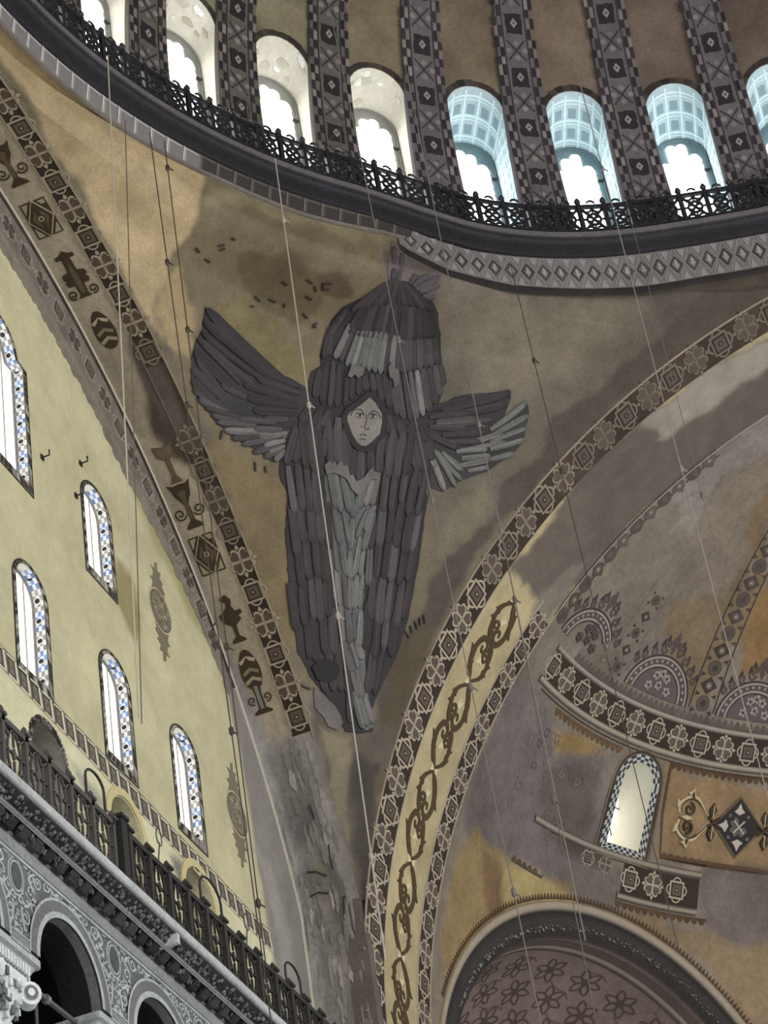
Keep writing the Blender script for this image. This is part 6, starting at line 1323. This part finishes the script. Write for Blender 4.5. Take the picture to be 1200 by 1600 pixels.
for k, lst in FEATHERS.items():
    for j, (x0, y0, x1, y1, w_, t) in enumerate(lst):
        w_ *= rnd.uniform(.85, 1.25)
        a, b = np.array([x0, y0]), np.array([x1, y1]); d = b - a; Ln = np.hypot(*d); d /= Ln; e = np.array([-d[1], d[0]])
        bend = e * rnd.uniform(-.03, .03) * Ln
        st_ = [(0, .7), (.25, .95), (.6, 1.05), (.86, 1.0), (.96, .72), (1.0, .3)]
        h0 = BASEH[k] + .004 + .0006 * (len(lst) - j) / max(1, len(lst)) * 20
        rows = []; cols = []
        col = TONES[t] * rnd.uniform(.8, 1.25)
        strk = [.55] + [rnd.uniform(.72, 1.35) for _ in range(5)] + [.6]      # painted streaks along the feather
        for s, wd in st_:
            m = a + d * Ln * s + bend * math.sin(math.pi * s)
            for c_, q in enumerate(np.linspace(-.5, .5, 7)):
                rows.append(m + e * w_ * wd * q)
                cols.append(col * strk[c_] * (1 if s < .9 else .75) * rnd.uniform(.93, 1.07))
        hs = np.tile([.0, .006, .007, .008, .007, .006, .0], len(st_)) + np.repeat([s * .010 for s, _ in st_], 7) + h0
        V = P_st(np.array(rows), 0) + hs[:, None] * PN
        mb = MB(); m_ = 7; Fs = [(r_ * m_ + c_, r_ * m_ + c_ + 1, (r_ + 1) * m_ + c_ + 1, (r_ + 1) * m_ + c_) for r_ in range(len(st_) - 1) for c_ in range(6)]
        mb.add(V, Fs, np.array(cols)); mb.build('feather', M_MOSAIC, WING[k])
# the face, modelled in low relief with painted features
mb = MB()
FO = arr(SERAPH['face']); fc = FO.mean(0)
def face_col(P):
    q = P - fc; shade = 1 - .10 * np.clip(-q[:, 0] / .4, -1, 1)
    return lin((124, 118, 111))[None] * (1 + fbm(P, 8, 3, 3) * .25)[:, None]
def F_face(p, hh=0):
    p = arr(p); d = edge_dist(p, FO); return P_st(p, 0) + (.055 + .03 * np.clip(d / .22, 0, 1))[:, None] * PN
sheet(mb, F_face, FO, [], .05, face_col)
loft(mb, [F_face(np.r_[FO, FO[:1]]), P_st(np.r_[FO, FO[:1]], -.02)], lin((70, 64, 62)))
face = mb.build('face', M_MOSAIC, ser); face.matrix_parent_inverse = inv; part_label(face, 'pale long face with dark brows and small mouth')
mb = MB(); hood = np.concatenate([FO, FO[:1]])
ribbon(mb, lambda p, h=0: P_st(p, h), hood, .13, .065, lin((40, 35, 36))); mb.build('dark_hood', M_MOSAIC, face)
F_f = lambda p, h=0: F_face(p) + h * PN
for (pts, w_), nm in zip(FACE[:8], ('brow', 'brow', 'eye', 'eye', 'nose', 'nose', 'mouth', 'mouth')):
    mb = MB()
    if nm == 'eye':
        c = arr(pts).mean(0)
        decal(mb, F_f, c + arc(0, 0, 1, 0, 345, 14) * [.075, .034], .010, lin((158, 152, 144))); decal(mb, F_f, c + arc(0, .004, .034, 0, 330, 10), .014, lin((50, 45, 43)))
        ribbon(mb, F_f, c + arc(0, 0, 1, 10, 170, 9) * [.085, .05], .022, .016, lin((70, 63, 59))); ribbon(mb, F_f, c + arc(0, -.005, 1, 200, 340, 7) * [.08, .05], .012, .014, lin((96, 88, 82)))
    else: ribbon(mb, F_f, smooth(pts, 4) if len(pts) > 2 else pts, w_, .012, lin((88, 80, 74)))
    mb.build(nm, M_PAINT, face)

# ---- steel cables of the hanging lamps; pale ones have reflected light in their colour
def cable(top, bot, r, col, knots, label):
    c = empty('lamp_cable', tuple(bot)); tag(c, label, 'cable', 'cables of the hanging lamps')
    inv = Matrix.Translation(-c.location)
    a, b = np.array(top, float), np.array(bot, float)
    mb = MB(); tube(mb, [a + (b - a) * t for t in np.linspace(0, 1, 12)], r, lin(col), 6); o = mb.build('wire', M_WIRE, c); o.matrix_parent_inverse = inv
    for k in knots:
        p = a + (b - a) * k; mb = MB()
        tube(mb, [p + (0, 0, .09), p + (0, 0, .05), p + (0, 0, -.05), p + (0, 0, -.09)], [.012, .042, .042, .012], lin(col) * .9, 6); tube(mb, [p + (.0, -.03, -.02), p + (.05, -.09, -.08)], .014, lin(col) * .9, 5)
        o = mb.build('clamp', M_WIRE, c); o.matrix_parent_inverse = inv
cable((3.13, 13.82, 0.94), (2.83, 14.26, -14.43), 0.013, (176, 170, 150), [], 'palest of the cables beside the left yellow band')
cable((3.46, 13.73, -0.61), (3.06, 14.32, -14.4), 0.01, (96, 88, 72), [], 'thin cable just right of the palest left cable')
cable((4.14, 13.53, -0.42), (4.35, 13.26, -19.33), 0.011, (66, 58, 48), [0.184, 0.368, 0.73], 'dark cable crossing the yellow corner, left of its twin')
cable((4.53, 13.4, -0.36), (4.59, 13.33, -18.29), 0.011, (66, 58, 48), [0.042, 0.278, 0.672, 0.939], 'dark cable crossing the yellow corner, right of its twin')
cable((7.31, 12.1, 1.05), (7.16, 12.29, -17.38), 0.014, (168, 162, 150), [0.097, 0.365, 0.632, 0.897], 'pale cable passing left of the face over the lower wing')
cable((5.9, 10.03, 4.57), (6.13, 9.72, -19.71), 0.01, (110, 104, 96), [0.438, 0.592, 0.752, 0.909], 'grey cable passing right of the face down past the scroll band')
cable((10.34, 9.7, 5.67), (10.32, 9.75, -16.46), 0.012, (120, 114, 106), [0.481, 0.603], 'grey cable crossing the right side wing')
cable((11.34, 8.57, -0.28), (11.44, 8.43, -16.64), 0.01, (62, 56, 50), [0.168, 0.347], 'dark cable starting under the diamond border and crossing the east arch')
cable((11.12, 6.1, 5.96), (11.02, 6.23, -14.82), 0.012, (132, 128, 122), [0.232, 0.63], 'pale cable with a clamp in front of a latticed dome window')
cable((12.94, 6.04, 1.84), (12.85, 6.17, -8.87), 0.008, (110, 102, 96), [0.785], 'thinnest cable, close beside the pale clamped one')
cable((10.34, 9.71, -6.57), (10.24, 9.83, -17.89), 0.01, (92, 84, 78), [0.241, 0.628], 'grey cable crossing the top of the scroll band')
